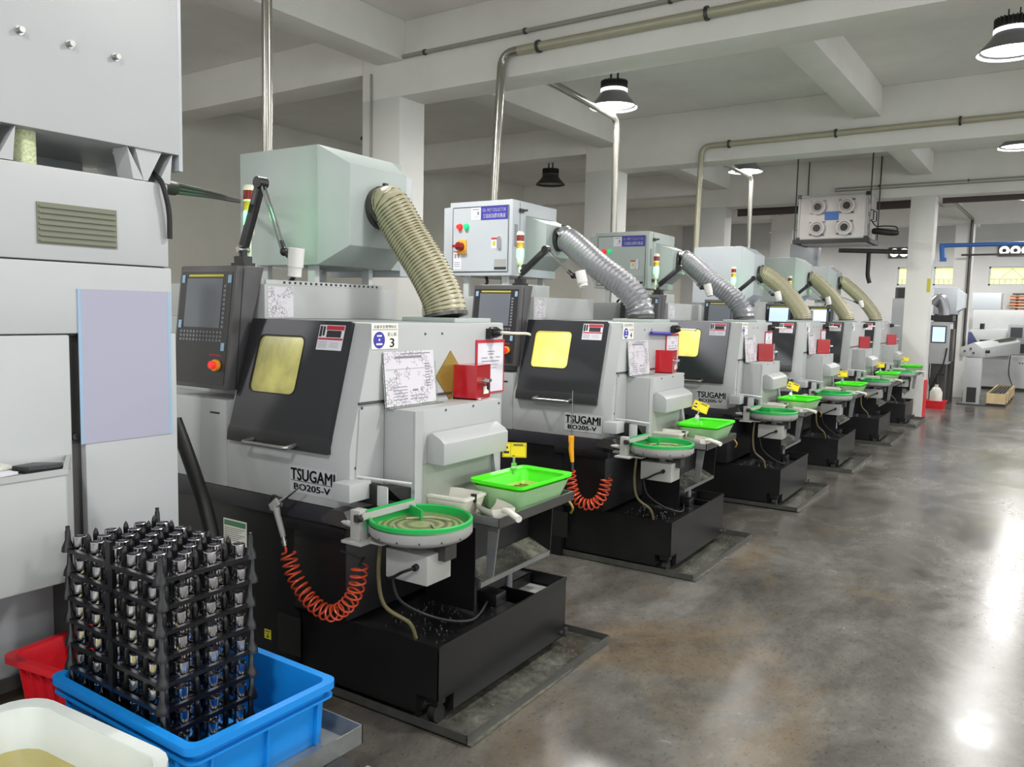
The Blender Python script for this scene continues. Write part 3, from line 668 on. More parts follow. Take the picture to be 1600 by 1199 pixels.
for m_ in range(2, 7):
    c = dup(lathe, m_, {2: 'white lathe numbered 4 with brightly lit yellow door window, second in the row', 3: 'third white lathe in the row, yellow light in its door window',
                        4: 'fourth white lathe in the row, dark door window', 5: 'fifth white lathe in the row, second last before the aisle column', 6: 'farthest white lathe of the row, beside the aisle column'}[m_], skip=set(own))
    LATHES[m_] = c
    p = part('top_box', MB().box(-1.72, -1.32, .17, .46, 1.716, 1.80), 'white_paint', c, .004) if m_ < 4 else None
    d_ = part('drawing_sticker', plate((-1.2495, .15, 1.575), YD, ZD, .14, .12, .001), 'drawing_print', c)
    setmat(c, 'sight_glass', 'sight_lit' if m_ < 4 else 'screen_dark')
    for ch in list(c.children_recursive):
        if ch.name.startswith('sign_digit') and m_ == 2:
            ch.data = mesh('sign_digit', text('4', .026, .036, (-.5475, .19, 1.477), YD, ZD, bold=.02), 0, 40, lathe['_b']); ch.data.materials.append(MATS['ink'])
        elif ch.name.startswith('sign_digit'): bpy.data.objects.remove(ch)
setmat(LATHES[5], 'screen', 'screen_lit'); setmat(LATHES[6], 'screen', 'screen_lit')
# ------------------------------------------------------------------ mist collectors
def hose(label, pts, r, style, m=1, nc=34):
    P = catmull(pts, 14); L = [0]
    for a, b_ in zip(P[:-1], P[1:]): L.append(L[-1] + (b_ - a).length)
    def at(s):
        for i in range(len(L) - 1):
            if L[i + 1] >= s: return P[i].lerp(P[i + 1], (s - L[i]) / max(1e-9, L[i + 1] - L[i]))
        return P[-1]
    n = nc * 4; path = [at(L[-1] * i / n) for i in range(n + 1)]
    amp = .075 if style != 'cream' else .02
    rad = [r * (1 + amp * math.cos(2 * PI * i / 4)) for i in range(n + 1)]
    b0 = pts[-1]
    t = thing('mist_hose', label, 'hose', b0, m, 'flexible hoses on the lathes')
    part('hose_skin', MB().tube(path, r, 22, rad), 'hose_silver' if style == 'silver' else 'hose_cream', t, smooth=60)
    if style == 'cream':
        wi = MB(); k = nc * 10; pw = [at(L[-1] * i / k) for i in range(k + 1)]
        a = Vector((0, 1, 0)); hp = []
        for i in range(k + 1):
            tg = (pw[min(i + 1, k)] - pw[max(i - 1, 0)]).normalized(); a = (a - tg * a.dot(tg)).normalized(); bb = tg.cross(a); h = 2 * PI * i / 10
            hp.append(pw[i] + (a * math.cos(h) + bb * math.sin(h)) * r * 1.012)
        part('spiral_wire', wi.tube(hp, .0032, 5), 'hose_wire', t)
    e0, e1 = path[0], path[-1]; d0 = (path[1] - path[0]).normalized(); d1 = (path[-1] - path[-2]).normalized()
    part('hose_clamp', MB().cyl(e0 - d0 * .0, e0 + d0 * .018, r * 1.08, 22), 'dark_steel', t); part('hose_clamp', MB().cyl(e1 - d1 * .018, e1, r * 1.08, 22), 'dark_steel', t)
    part('clamp_screw', MB().box(e0.x - .0, e0.x + .02, e0.y - .012, e0.y + .012, e0.z + r * 1.05, e0.z + r * 1.05 + .016), 'dark_steel', t)
    return t
def hood_prism(x0, x1, y0, y1, z0, z1, iy0, iy1, iz0, iz1):
    a = [(x0, y0, z0), (x0, y1, z0), (x0, y1, z1), (x0, y0, z1)]; b_ = [(x1, iy0, iz0), (x1, iy1, iz0), (x1, iy1, iz1), (x1, iy0, iz1)]
    return MB().add(a + b_, [(3, 2, 1, 0), (4, 5, 6, 7), (0, 1, 5, 4), (1, 2, 6, 5), (2, 3, 7, 6), (3, 0, 4, 7)])
def legs(t, x0, x1, y0, y1, zt, low=1.715):
    for x in (x0 + .1, x1 - .12):
        for y in (y0 + .05, y1 - .08): part('leg', MB().box(x, x + .05, y, y + .03, low if x < -1.27 else 1.558, zt), 'cabinet_paint', t)
    part('motor_cable', MB().tube(catmull([(x0 + .28, y0 + .1, zt), (x0 + .3, y0 + .09, zt - .05), (x0 + .25, y0 + .1, zt - .09), (x0 + .2, y0 + .12, low + .01)], 5), .012, 6), 'rubber', t)
# plain type
def collector_plain(label, m, x0, x1, z0, z1, style, col='collector_paint', y0=.5, y1=1.02):
    t = thing('mist_collector', label, 'mist collector', ((x0 + x1) / 2, (y0 + y1) / 2, z0 - (.11 if z0 < 1.9 else .2)), m, 'mist collectors on top of the lathes')
    low = 1.715
    part('housing', MB().box(x0, x1, y0, y1 + .1, z0, z1), col, t, .004)
    part('end_box', MB().box(x0 + .02, x1 - .002, y1 + .1, y1 + .20, z0 - .03, z1 - .06), 'collector_white', t, .004)
    part('inlet_hood', hood_prism(x1, x1 + .12, y0 + .002, y1 + .02, z0, z1, y0 + .10, y1 + .0, z0 + .10, z1 - .085), col, t, .003)
    cz = z0 + .52 * (z1 - z0); cy = (y0 + y1) / 2 + .05
    part('inlet_collar', MB().lathe([(.098, 0), (.106, 0), (.104, .03), (.096, .03)], (x1 + .118, cy, cz), 24, axis=0, closed=True), 'dark_steel', t)
    part('top_lip', MB().box(x0 + .16, x0 + .30, y1 - .2, y1 - .1, z1, z1 + .03), 'collector_white', t)
    for i in range(6): part('vent_slot', MB().box(x1 - .003, x1 + .001, y1 + .125, y1 + .175, z0 + .08 + .018 * i, z0 + .088 + .018 * i), 'rubber', t)
    legs(t, x0, x1, y0, y1, z0)
    return (x1 + .15, cy, cz)
s1 = collector_plain('pale green mist collector with angled hood on the nearest lathe', 1, -1.865, -1.298, 1.823, 2.40, 'cream')
hose('thick cream ribbed hose on the nearest lathe', [s1, (s1[0] + .05, s1[1], s1[2] - .004), (-.995, .83, 1.965), (-.868, .835, 1.80), (-.785, .84, 1.66), (-.765, .84, 1.58)], .102, 'cream', 1, 40)
for m_, x0, x1, z0, z1, lb, lh, col in ((4, -1.99, -1.41, 1.76, 2.42, 'white mist collector on the fourth lathe', 'cream mesh hose on the fourth lathe', 'collector_white'),
                                   (5, -1.88, -1.415, 1.82, 2.44, 'grey green mist collector on the fifth lathe', 'cream hose tinted green by the lamp on the fifth lathe', 'collector_paint'),
                                   (6, -1.76, -1.47, 1.90, 2.44, 'grey mist collector on the farthest lathe', 'cream hose on the farthest lathe', 'grey_paint')):
    s_ = collector_plain(lb, m_, x0, x1, z0, z1, 'cream', col)
    hose(lh, [s_, (s_[0] + .06, s_[1], s_[2] - .004), (-1.02, .83, 1.96), (-.85, .835, 1.76), (-.775, .84, 1.64), (-.765, .84, 1.58)], .095, 'cream', m_, 40)
# type with a switch door
def collector_door(label, m, x0, x1, z0, z1, y0=.5, y1=1.16, col='collector_white'):
    t = thing('mist_collector', label, 'mist collector', ((x0 + x1) / 2, (y0 + y1) / 2, z0 - .15), m, 'mist collectors on top of the lathes')
    part('housing', MB().box(x0, x1, y0, y1, z0, z1), col, t, .005)
    part('side_flank', MB().prism([(x0 - .075, z0 + .14), (x0 - .075, z1 - .035), (x0 + .01, z1 - .03), (x0 + .01, z0 + .01)], 1, y0 + .02, y1 - .05), col, t, .003)
    dr = part('door', MB().box(x0 + .035, x1 - .04, y0 - .004, y0, z0 + .035, z1 - .05), col, t)
    W = x1 - x0; Hh = z1 - z0
    fr = MB(); a, b_, c, d_ = x0 + .03, x1 - .035, z0 + .03, z1 - .045
    fr.box(a, b_, y0 - .002, y0, d_, d_ + .005).box(a, b_, y0 - .002, y0, c - .005, c).box(a - .004, a, y0 - .002, y0, c, d_).box(b_, b_ + .004, y0 - .002, y0, c, d_)
    part('door_gap', fr, 'rubber', t)
    yy = y0 - .004
    bl = part('blue_label', plate((x1 - .285, yy, z1 - .145), XD, ZD, .245, .10, .001), 'sign_blue', dr)
    part('lettering', text('OIL MIST COLLECTOR', .21, .024, (x1 - .163, yy - .0012, z1 - .072), XD, ZD, bold=.005), 'white_ink', bl)
    part('lettering', text('汉诺威油雾收集器', .205, .034, (x1 - .163, yy - .0012, z1 - .115), XD, ZD, bold=.01), 'white_ink', bl)
    wl = part('white_label', plate((x1 - .375, yy, z1 - .14), XD, ZD, .088, .092, .001), 'paper', dr); part('label_lines', bars((x1 - .375, yy - .001, z1 - .14), XD, ZD, [(.012, .074, .062, .006), (.03, .02, .045, .003), (.055, .035, .018, .025)]), 'ink_grey', wl)
    for i, mt in enumerate(('button_red', 'button_green')):
        part('push_button', MB().lathe([(.001, -.03), (.018, -.028), (.02, -.004), (.026, -.004), (.026, 0), (.001, 0)], (x0 + .10 + .063 * i, yy, z1 - .19), 18, axis=1), mt, dr)
    part('switch_plate', MB().box(x0 + .085, x0 + .165, yy - .012, yy, z1 - .40, z1 - .29), 'estop_yellow', dr, .004)
    part('switch_knob', MB().lathe([(.001, -.05), (.032, -.048), (.034, -.012), (.001, -.012)], (x0 + .118, yy, z1 - .34), 20, axis=1).box(x0 + .07, x0 + .165, yy - .062, yy - .045, z1 - .35, z1 - .33), 'lens_red', dr)
    hl = part('hand_label', plate((x1 - .185, yy, z1 - .36), XD, ZD, .05, .08, .001), 'paper', dr); part('label_head', bars((x1 - .185, yy - .001, z1 - .36), XD, ZD, [(0, .066, .05, .014)]), 'label_red', hl); part('label_mark', bars((x1 - .185, yy - .001, z1 - .36), XD, ZD, [(.014, .02, .022, .034)]), 'label_yellow', hl)
    part('door_latch', MB().prism(rrect(x1 - .126, x1 - .096, z1 - .37, z1 - .27, .014, 3), 1, yy - .012, yy), 'chrome', dr)
    cl = part('caution_label', plate((x0 + .04, yy, z0 + .05), XD, ZD, .075, .145, .001), 'paper', dr); part('label_head', bars((x0 + .04, yy - .001, z0 + .05), XD, ZD, [(0, .132, .072, .01)]), 'label_red', cl); part('label_lines', bars((x0 + .04, yy - .001, z0 + .05), XD, ZD, [(.012, .085, .014, .035), (.045, .085, .01, .03), (.008, .05, .055, .004), (.008, .035, .055, .004), (.008, .02, .055, .004)]), 'ink_grey', cl)
    rp = part('rating_plate', plate((x1 - .155, yy, z0 + .045), XD, ZD, .108, .078, .001), 'label_silver', dr); part('plate_foot', bars((x1 - .155, yy - .001, z0 + .045), XD, ZD, [(0, 0, .108, .02)]), 'ink', rp)
    for i in range(14): part('vent_slot', MB().box(x1 - .002, x1 + .001, y0 + .025, y0 + .075, z0 + .22 + .012 * i, z0 + .225 + .012 * i), 'rubber', t)
    part('side_seam', MB().box(x1 - .002, x1 + .001, y0 + .10, y0 + .104, z0 + .01, z1 - .01), 'rubber', t)
    for z in (z0 + .08, z1 - .075): part('hinge', MB().box(x1, x1 + .018, y0 + .09, y0 + .135, z - .015, z + .015).cyl((x1 + .01, y0 + .11, z), (x1 + .045, y0 + .14, z + .005), .008, 8), 'dark_steel', t)
    part('inlet_hood', hood_prism(x1, x1 + .14, y0 + .19, y1 - .02, z0 + .06, z1 - .10, y0 + .26, y1 - .04, z0 + .16, z1 - .16), 'collector_paint', t, .003)
    cz = z0 + .53 * (z1 - z0); cy = y0 + .45
    part('inlet_collar', MB().lathe([(.086, 0), (.095, 0), (.093, .03), (.085, .03)], (x1 + .138, cy, cz), 24, axis=0, closed=True), 'dark_steel', t)
    legs(t, x0, x1, y0, y1, z0)
    return (x1 + .17, cy, cz)
s_ = collector_door('white mist collector with blue sign and red switch door on the second lathe', 2, -2.255, -1.675, 1.88, 2.445)
hose('silver foil hose on the second lathe', [s_, (s_[0] + .06, s_[1], s_[2] - .006), (-1.147, .86, 1.975), (-.90, .845, 1.81), (-.785, .84, 1.68), (-.765, .84, 1.58)], .092, 'silver', 2, 30)
s_ = collector_door('grey white mist collector with blue sign on the third lathe', 3, -2.19, -1.615, 1.86, 2.41, col='collector_paint')
hose('silver foil hose on the third lathe', [s_, (s_[0] + .06, s_[1], s_[2] - .006), (-1.13, .86, 1.96), (-.90, .845, 1.80), (-.785, .84, 1.67), (-.765, .84, 1.58)], .09, 'silver', 3, 30)
# ------------------------------------------------------------------ signal towers and work lamps on the control panels
def tower(m, label):
    c = (-1.395, .17, 1.79); t = thing('signal_tower', label, 'signal light', c, m, 'signal towers on the control panels'); x, y, z = c
    part('pole', MB().cyl(c, (x, y, z + .16), .009, 10).cyl(c, (x, y, z + .012), .03, 14), 'lens_white', t)
    part('socket', MB().lathe([(.012, .14), (.022, .155), (.024, .195), (.001, .195)], c, 16), 'lens_white', t)
    part('lens', MB().cyl((x, y, z + .195), (x, y, z + .25), .026, 18), 'lens_green', t, label='lit green lens')
    part('lens', MB().cyl((x, y, z + .258), (x, y, z + .30), .026, 18), 'lens_amber', t)
    part('lens', MB().cyl((x, y, z + .308), (x, y, z + .35), .026, 18), 'lens_red', t)
    for h_ in (.25, .30): part('ring', MB().cyl((x, y, z + h_), (x, y, z + h_ + .008), .027, 18), 'lens_white', t)
    part('cap', MB().lathe([(.027, .35), (.027, .362), (.02, .375), (.001, .377)], c, 18), 'lens_white', t)
    ld = bpy.data.lights.new('lens_light', 'POINT'); ld.energy = 1.0; ld.color = (.08, 1, .25); ld.shadow_soft_size = .03
    lo = bpy.data.objects.new('lens_light', ld); COL.objects.link(lo); lo.location = (.05, -.05, .225); lo.parent = t
for m_ in range(1, 7): tower(m_, {1: 'signal light with red and amber lenses behind the black lamp arm of the nearest lathe'}.get(m_, 'signal light glowing green on the %s lathe' % ORD[m_]))
def worklamp(m, label, elb, end, ht, hb):
    c = (-1.335, .085, 1.79); t = thing('work_lamp', label, 'work lamp', c, m, 'jointed work lamps on the control panels'); C0 = Vector((c[0], c[1], 1.865)); E = Vector(elb); F = Vector(end)
    part('mount', MB().box(c[0] - .045, c[0] + .045, c[1] - .03, c[1] + .03, 1.79, 1.805).box(c[0] - .032, c[0] + .032, c[1] - .024, c[1] + .024, 1.805, 1.835).cyl((c[0], c[1], 1.83), tuple(C0), .018, 12), 'black_plastic', t)
    part('joint', MB().cyl((C0.x, C0.y - .03, C0.z), (C0.x, C0.y + .03, C0.z), .013, 10), 'steel', t)
    d = (E - C0).normalized(); zr = d; xr = Vector((0, 1, 0)); yr = zr.cross(xr); R_ = Matrix((xr, yr, zr)).transposed()
    part('lower_arm', MB().obox((C0 + E) / 2 + d * .01, .028, .042, (E - C0).length - .01, R_), 'black_plastic', t, .004)
    part('elbow', MB().cyl((E.x, E.y - .024, E.z), (E.x, E.y + .024, E.z), .026, 12), 'black_plastic', t)
    for k in (-.010, .010): part('upper_rod', MB().cyl((E.x + .01, E.y + k, E.z - .005), (F.x, F.y + k, F.z), .005, 8), 'steel', t)
    part('head_joint', MB().cyl(F - (F - E).normalized() * .05, F, .013, 10).ball(F, .02, 10), 'black_plastic', t)
    hT = Vector(ht); hB = Vector(hb); hd = (hB - hT).normalized()
    part('head_link', MB().cyl(F, (hT + hB) / 2, .012, 8), 'black_plastic', t)
    part('lamp_head', MB().cyl(hT, hT + hd * .08, .034, 20).cyl(hT + hd * .084, hB, .029, 20).cyl(hT + hd * .078, hT + hd * .088, .03, 20), 'lamp_white', t)
    part('lamp_glass', MB().cyl(hB, hB + hd * .003, .024, 16), 'glass', t)
worklamp(1, 'jointed work lamp standing tall on the nearest lathe', (-1.232, .1, 2.155), (-1.085, .1, 1.852), (-1.008, .1, 1.865), (-1.022, .1, 1.745))
for m_ in range(2, 7): worklamp(m_, 'jointed work lamp leaning right on the %s lathe' % ORD[m_], (-1.146, .1, 2.03) if m_ < 6 else (-1.2, .1, 1.95), (-.935, .1, 1.855), (-.885, .1, 1.885), (-.855, .1, 1.785))
# ================================================================== THINGS AT EACH LATHE
# drip tray on the floor
t = thing('drip_tray', 'flat steel drip tray under the nearest lathe', 'drip tray', (-.45, .58, 0), 1, 'steel drip trays on the floor')
part('tray_floor', MB().box(-.90, .018, .0, 1.165, .002, .008), 'drip_steel', t)
part('tray_lip', MB().box(-.90, .0, .0, .004, .002, .042).prism([(-.004, 0), (0, 0), (.022, 1.165), (.018, 1.165)], 2, .002, .042).box(-.90, .022, 1.161, 1.165, .002, .042), 'tray_lip', t)
chips = MB()
for i in range(240):
    x = -.15 + random.random() * .15; y = .1 + random.random() * 1.0; a = random.random() * 3
    chips.obox((x, y, .011), .004 + random.random() * .006, .0015, .0015, Matrix.Rotation(a, 3, 'Z'))
o = part('metal_chips', chips, 'chrome', t); o['kind'] = 'stuff'
DT = t
# coolant tank on casters
t = thing('coolant_tank', 'long black coolant tank on casters under the nearest lathe', 'tank', (-.5, .52, 0.009), 1, 'black coolant tanks')
x0, x1, y0, y1, z0, z1 = -.90, -.155, .02, 1.025, .045, .335
ox0, ox1, oy0, oy1 = -.345, -.175, .60, 1.005
sh = MB().box(x0, x1, y0, y0 + .004, .12, z1).box(x0, -.265, y0, y0 + .004, z0, .12)
sh.box(x1 - .004, x1, y0, y1, .12, z1).box(x1 - .004, x1, y0 + .105, y1, z0, .12).box(x0, x1, y1 - .004, y1, z0, z1).box(x0, x0 + .004, y0, y1, z0, z1)
sh.box(x0, ox0, y0, y1, z1 - .012, z1 - .008).box(ox0, x1, y0, oy0, z1 - .012, z1 - .008).box(x0, x1, y0 + .11, y1, z0, z0 + .004)
sh.box(-.265, x1, y0, y0 + .105, .118, .122).box(-.265, -.261, y0, y0 + .105, z0, .12).box(-.265, x1, y0 + .101, y0 + .105, z0, .12)
part('tank_shell', sh, 'tank_black', t)
part('tank_rim', MB().box(x0, x1 + .003, y0 - .003, y0 + .006, z1 - .012, z1 + .002).box(x1 - .006, x1 + .003, y0, y1, z1 - .012, z1 + .002).box(x0, x1 + .003, y1 - .006, y1 + .003, z1 - .012, z1 + .002), 'tank_black', t)
part('strainer', MB().box(ox0, ox1, oy0 + .16, oy1, .27, .274), 'label_silver', t)
well = MB().box(ox0 - .004, ox0, oy0, oy1, .2, z1 - .008).box(ox0, ox1, oy0, oy0 + .004, .2, z1 - .008).box(ox0, ox1, oy0 + .155, oy0 + .16, .25, z1 - .004)
part('strainer_well', well, 'tank_black', t)
part('pump_box', MB().box(-.33, -.225, .52, .60, z1 - .008, z1 + .045), 'black_plastic', t, .004)
part('pump_pipe', MB().tube(catmull([(-.33, .78, .28), (-.33, .78, .40), (-.34, .76, .46)], 5), .018, 10), 'hose_silver', t)
for x, y in ((-.205, .07), (-.205, .96), (-.84, .07), (-.84, .96)):
    if y < .5: part('caster', MB().cyl((x - .012, y, .045), (x + .02, y, .045), .036, 16).box(x - .03, x + .03, y - .025, y + .025, .085, .118), 'rubber', t)
    else: part('caster', MB().cyl((x - .012, y, .027), (x + .02, y, .027), .018, 12), 'rubber', t)
part('drain_valve', MB().cyl((x1, .99, .07), (x1 + .035, .99, .07), .012, 8).box(x1 + .02, x1 + .03, .975, 1.005, .06, .10), 'dark_steel', t)
chips = MB()
for i in range(140):
    x = -.52 + random.random() * .34; y = .06 + random.random() * .5; a = random.random() * 3
    chips.obox((x, y, z1 - .006), .003 + random.random() * .005, .0015, .0015, Matrix.Rotation(a, 3, 'Z'))
o = part('metal_chips', chips, 'chrome', t); o['kind'] = 'stuff'
TK = t
# chip chute and splash leg under the tray stand
t = thing('chip_chute', 'sloping oily steel chip chute under the table of the nearest lathe', 'chute', (-.4, .6, .34), 1, 'chip chutes over the tanks')
part('chute_plate', MB().prism([(-.335, .515), (-.225, .468), (-.222, .474), (-.333, .521)], 1, .402, .965), 'drip_steel', t)
part('chute_lip', MB().prism([(-.228, .452), (-.215, .452), (-.215, .474), (-.228, .474)], 1, .385, .97), 'galvanised', t)
part('end_panel', MB().box(-.52, -.255, .395, .40, .337, .70), 'black_base', t, label='black upright plate')
part('back_panel', MB().box(-.345, -.336, .402, .964, .40, .768), 'black_base', t)
part('far_leg', MB().prism([(-.52, .45), (-.52, .77), (-.205, .77), (-.215, .45)], 1, .965, .972), 'black_base', t)
chips = MB()
for i in range(160):
    u_ = random.random(); x = -.33 + .10 * u_; z = .519 - .043 * u_ + .005; y = .40 + random.random() * .55
    chips.obox((x, y, z), .004, .0015, .0015, Matrix.Rotation(random.random() * 3, 3, 'Z'))
o = part('metal_chips', chips, 'chrome', t); o['kind'] = 'stuff'
CH = t
# sheet steel table
t = thing('tray_table', 'sheet steel tray table carrying the green basin at the nearest lathe', 'table', (-.22, .54, .765), 1, 'steel tray tables')
part('table_tray', MB().box(-.42, -.03, .232, .84, .772, .777).box(-.034, -.03, .232, .84, .772, .812).box(-.42, -.03, .232, .236, .772, .812).box(-.42, -.03, .836, .84, .772, .812).box(-.42, -.416, .232, .84, .772, .812), 'galvanised', t)
part('table_edge', MB().box(-.0295, -.0285, .232, .84, .772, .812), 'dark_steel', t)
part('front_leg', MB().prism([(-.11, .56), (-.075, .56), (-.05, .772), (-.10, .772)], 1, .262, .27), 'galvanised', t)
part('back_rail', MB().tube([(-.40, .24, .80), (-.40, .84, .80)], .01, 6), 'galvanised', t)
part('hook', MB().tube(catmull([(-.03, .80, .772), (-.01, .80, .745), (-.02, .80, .72)], 4), .006, 6), 'brass', t)
TB = t
# turntable that collects parts
c0 = (-.235, .005, .605)
t = thing('parts_turntable', 'green rimmed round parts turntable at the nearest lathe', 'turntable', c0, 1, 'round green parts turntables')
cx, cy = c0[0], c0[1]
part('pan', MB().lathe([(.001, .762), (.17, .762), (.19, .776), (.196, .784), (.196, .820), (.188, .820), (.188, .774), (.001, .774)], (cx, cy, 0), 48), 'bowl_grey', t)
part('green_rim', MB().lathe([(.196, .814), (.196, .834), (.190, .838), (.183, .834), (.183, .776), (.187, .776), (.187, .814)], (cx, cy, 0), 48, closed=True), 'disc_green', t)
part('spiral_disc', MB().lathe([(.001, .806), (.182, .806), (.182, .790), (.001, .790)], (cx, cy, 0), 48), 'spiral_disc', t)
part('guide_bar', MB().prism([(-.384, -.16), (-.376, -.16), (-.362, .13), (-.370, .13)], 2, .832, .856), 'bowl_grey', t)
part('guide_flap', MB().prism([(-.391, -.13), (-.386, -.13), (-.372, .13), (-.377, .13)], 2, .79, .864), 'disc_green', t)
part('inner_flap', MB().prism([(-.376, .10), (-.372, .104), (-.268, .055), (-.272, .05)], 2, .80, .845), 'disc_green', t)
for k in range(9):
    a = -2.6 + k * .42; part('rivet', MB().ball((cx + .196 * math.cos(a), cy + .196 * math.sin(a), .785), .004, 6), 'dark_steel', t)
part('pedestal', MB().box(-.437, -.39, -.165, -.12, .752, .866).box(-.46, -.36, -.19, -.09, .740, .752).box(-.40, -.30, -.14, -.06, .742, .750), 'bowl_grey', t, .003)
part('clamp', MB().box(-.405, -.385, -.18, -.15, .825, .852).cyl((-.41, -.17, .84), (-.37, -.17, .84), .006, 8), 'dark_steel', t)
part('motor_box', MB().box(-.33, -.132, -.085, .06, .608, .72), 'bowl_grey', t, .004)
part('motor_neck', MB().cyl((cx, cy, .72), (cx, cy, .75), .05, 16).box(-.15, -.10, -.02, .05, .69, .745), 'dark_steel', t)
part('under_arm', MB().box(-.552, -.15, -.02, .02, .735, .747), 'bowl_grey', t)
part('motor_cable', MB().cyl((-.18, -.085, .675), (-.18, -.102, .672), .012, 10).tube(catmull([(-.18, -.10, .672), (-.22, -.12, .655), (-.28, -.10, .62), (-.33, -.07, .60)], 5), .006, 6), 'rubber', t)
part('drain_tube', MB().tube(catmull([(-.36, -.08, .75), (-.37, -.08, .60), (-.355, -.06, .48), (-.30, .02, .40), (-.29, .05, .33)], 6), .008, 8), 'hose_wire', t)
PT = t
swarf = single('brass_offcut', MB().tube(catmull([(-.30, -.08, .811), (-.23, -.13, .812), (-.15, -.09, .811)], 6), .004, 6).tube(catmull([(-.32, .02, .811), (-.26, .09, .811), (-.17, .10, .811)], 6), .004, 6).tube([(-.2, .02, .811), (-.15, -.02, .811)], .004, 6), 'hose_cream',
               'pale curled offcuts lying on the nearest turntable disc', 'offcuts', (-.23, 0, .806), 1, kind='stuff')
# green basin
bc = (-.165, .615, .778)
t = thing('basin', 'neon green rimmed clear basin of coolant at the nearest lathe', 'basin', bc, 1, 'green rimmed basins on the tables', rot=math.radians(-3))
def basin_shell(a, b_, a2, b2, z0, z1, th, r=.03):
    o1 = rrect(-a2, a2, -b2, b2, r); o2 = rrect(-a, a, -b_, b_, r); i2 = rrect(-a + th, a - th, -b_ + th, b_ - th, r); i1 = rrect(-a2 + th, a2 - th, -b2 + th, b2 - th, r)
    n = len(o1); mb = MB().add([(x, y, z0) for x, y in o1] + [(x, y, z1) for x, y in o2] + [(x, y, z1) for x, y in i2] + [(x, y, z0 + th) for x, y in i1], [])
    f = [tuple(range(n))[::-1], tuple(range(3 * n, 4 * n))]
    for k in range(3): f += [(k * n + i, k * n + (i + 1) % n, (k + 1) * n + (i + 1) % n, (k + 1) * n + i) for i in range(n)]
    mb.f = f; return mb
part('lower_basin', basin_shell(.132, .195, .098, .155, 0, .10, .004), 'clear_green', t)
part('basket', basin_shell(.122, .188, .092, .148, .03, .112, .004), 'neon_green', t)
ro = rrect(-.140, .140, -.205, .205, .03); ri = rrect(-.116, .116, -.181, .181, .024); n = len(ro)
part('rim', MB().add([(x, y, .118) for x, y in ri] + [(x, y, .126) for x, y in ro] + [(x, y, .112) for x, y in ro] + [(x, y, .110) for x, y in ri], [(k * n + i, k * n + (i + 1) % n, ((k + 1) % 4) * n + (i + 1) % n, ((k + 1) % 4) * n + i) for k in range(4) for i in range(n)]), 'neon_green', t, smooth=20)
part('liquid', MB().prism(rrect(-.104, .104, -.160, .160, .02), 2, .062, .066), 'oil', t)
pc = MB()
for i in range(26): pc.obox((random.uniform(-.06, .05), random.uniform(-.08, .08), .068), .03, .006, .006, Matrix.Rotation(random.random() * 3, 3, 'Z'))
o = part('turned_pins', pc, 'brass', t); o['kind'] = 'stuff'
BS = t
# card on a clip
t = thing('card_clip', 'yellow card in a chrome clip on the nearest green basin', 'card', (-.275, .72, .905), 1, 'yellow cards on the basins', rot=math.radians(30))
cdp = part('card', MB().box(-.055, .055, -.001, .001, .05, .118), 'yellow_card', t)
part('card_print', bars((-.055, -.0011, .05), XD, ZD, [(.003, .003, .104, .001), (.003, .064, .104, .001), (.003, .003, .001, .061), (.106, .003, .001, .061), (.038, .003, .001, .061), (.038, .052, .069, .001), (.012, .04, .014, .010), (.008, .018, .024, .010), (.05, .055, .045, .005), (.045, .006, .014, .003)]), 'ink', cdp)
part('clip', MB().cyl((0, 0, .05), (0, 0, .02), .006, 8).box(-.012, .012, -.006, .006, -.005, .025).box(-.014, .014, -.012, .012, .0, .006).cyl((0, -.01, -.025), (0, -.01, .0), .004, 6).cyl((0, .01, -.025), (0, .01, .0), .004, 6), 'chrome', t)
CC = t
# white basket and scoop
t = thing('strainer_basket', 'small clear white basket on the table of the nearest lathe', 'basket', (-.315, .325, .778), 1, 'white baskets on the tables', rot=math.radians(4))
part('outer_box', basin_shell(.105, .085, .09, .07, 0, .072, .004, .018), 'clear_plastic', t)
ib = part('inner_basket', basin_shell(.094, .074, .08, .06, .02, .082, .003, .014), 'scoop_white', t)
ro = rrect(-.110, .110, -.090, .090, .02); ri = rrect(-.096, .096, -.076, .076, .014); n = len(ro)
part('basket_rim', MB().add([(x, y, .080) for x, y in ri] + [(x, y, .080) for x, y in ro] + [(x, y, .070) for x, y in ro] + [(x, y, .070) for x, y in ri], [(k * n + i, k * n + (i + 1) % n, ((k + 1) % 4) * n + (i + 1) % n, ((k + 1) % 4) * n + i) for k in range(4) for i in range(n)]), 'scoop_white', t)
part('black_clip', MB().box(.09, .112, -.02, -.008, .055, .09), 'black_plastic', t)
BK = t
t = thing('scoop', 'white plastic scoop lying in front of the nearest green basin', 'scoop', (-.115, .335, .778), 1, 'white scoops on the tables', rot=math.radians(-30))
mb = MB(); nn = 12; ring = []
for j in range(9):
    u_ = j / 8; x = -.10 + .17 * u_; wd = .052 + .010 * math.sin(u_ * PI); hh = .048 * (.55 + .45 * u_) if u_ < 1 else .05
    ring.append([(x, wd * math.cos(PI + PI * i / nn), .056 + .054 * math.sin(PI + PI * i / nn) * (1 if j else .9)) for i in range(nn + 1)])
pts = [p for r_ in ring for p in r_]; fs = [(j * 13 + i, j * 13 + i + 1, (j + 1) * 13 + i + 1, (j + 1) * 13 + i) for j in range(8) for i in range(nn)] + [tuple(8 * 13 + i for i in range(13))]
part('scoop_bowl', MB().add(pts, fs), 'scoop_white', t)
part('scoop_handle', MB().tube([(.07, 0, .05), (.10, 0, .055), (.20, 0, .045)], .012, 10, rad=[.010, .012, .014]), 'scoop_white', t)
SC = t
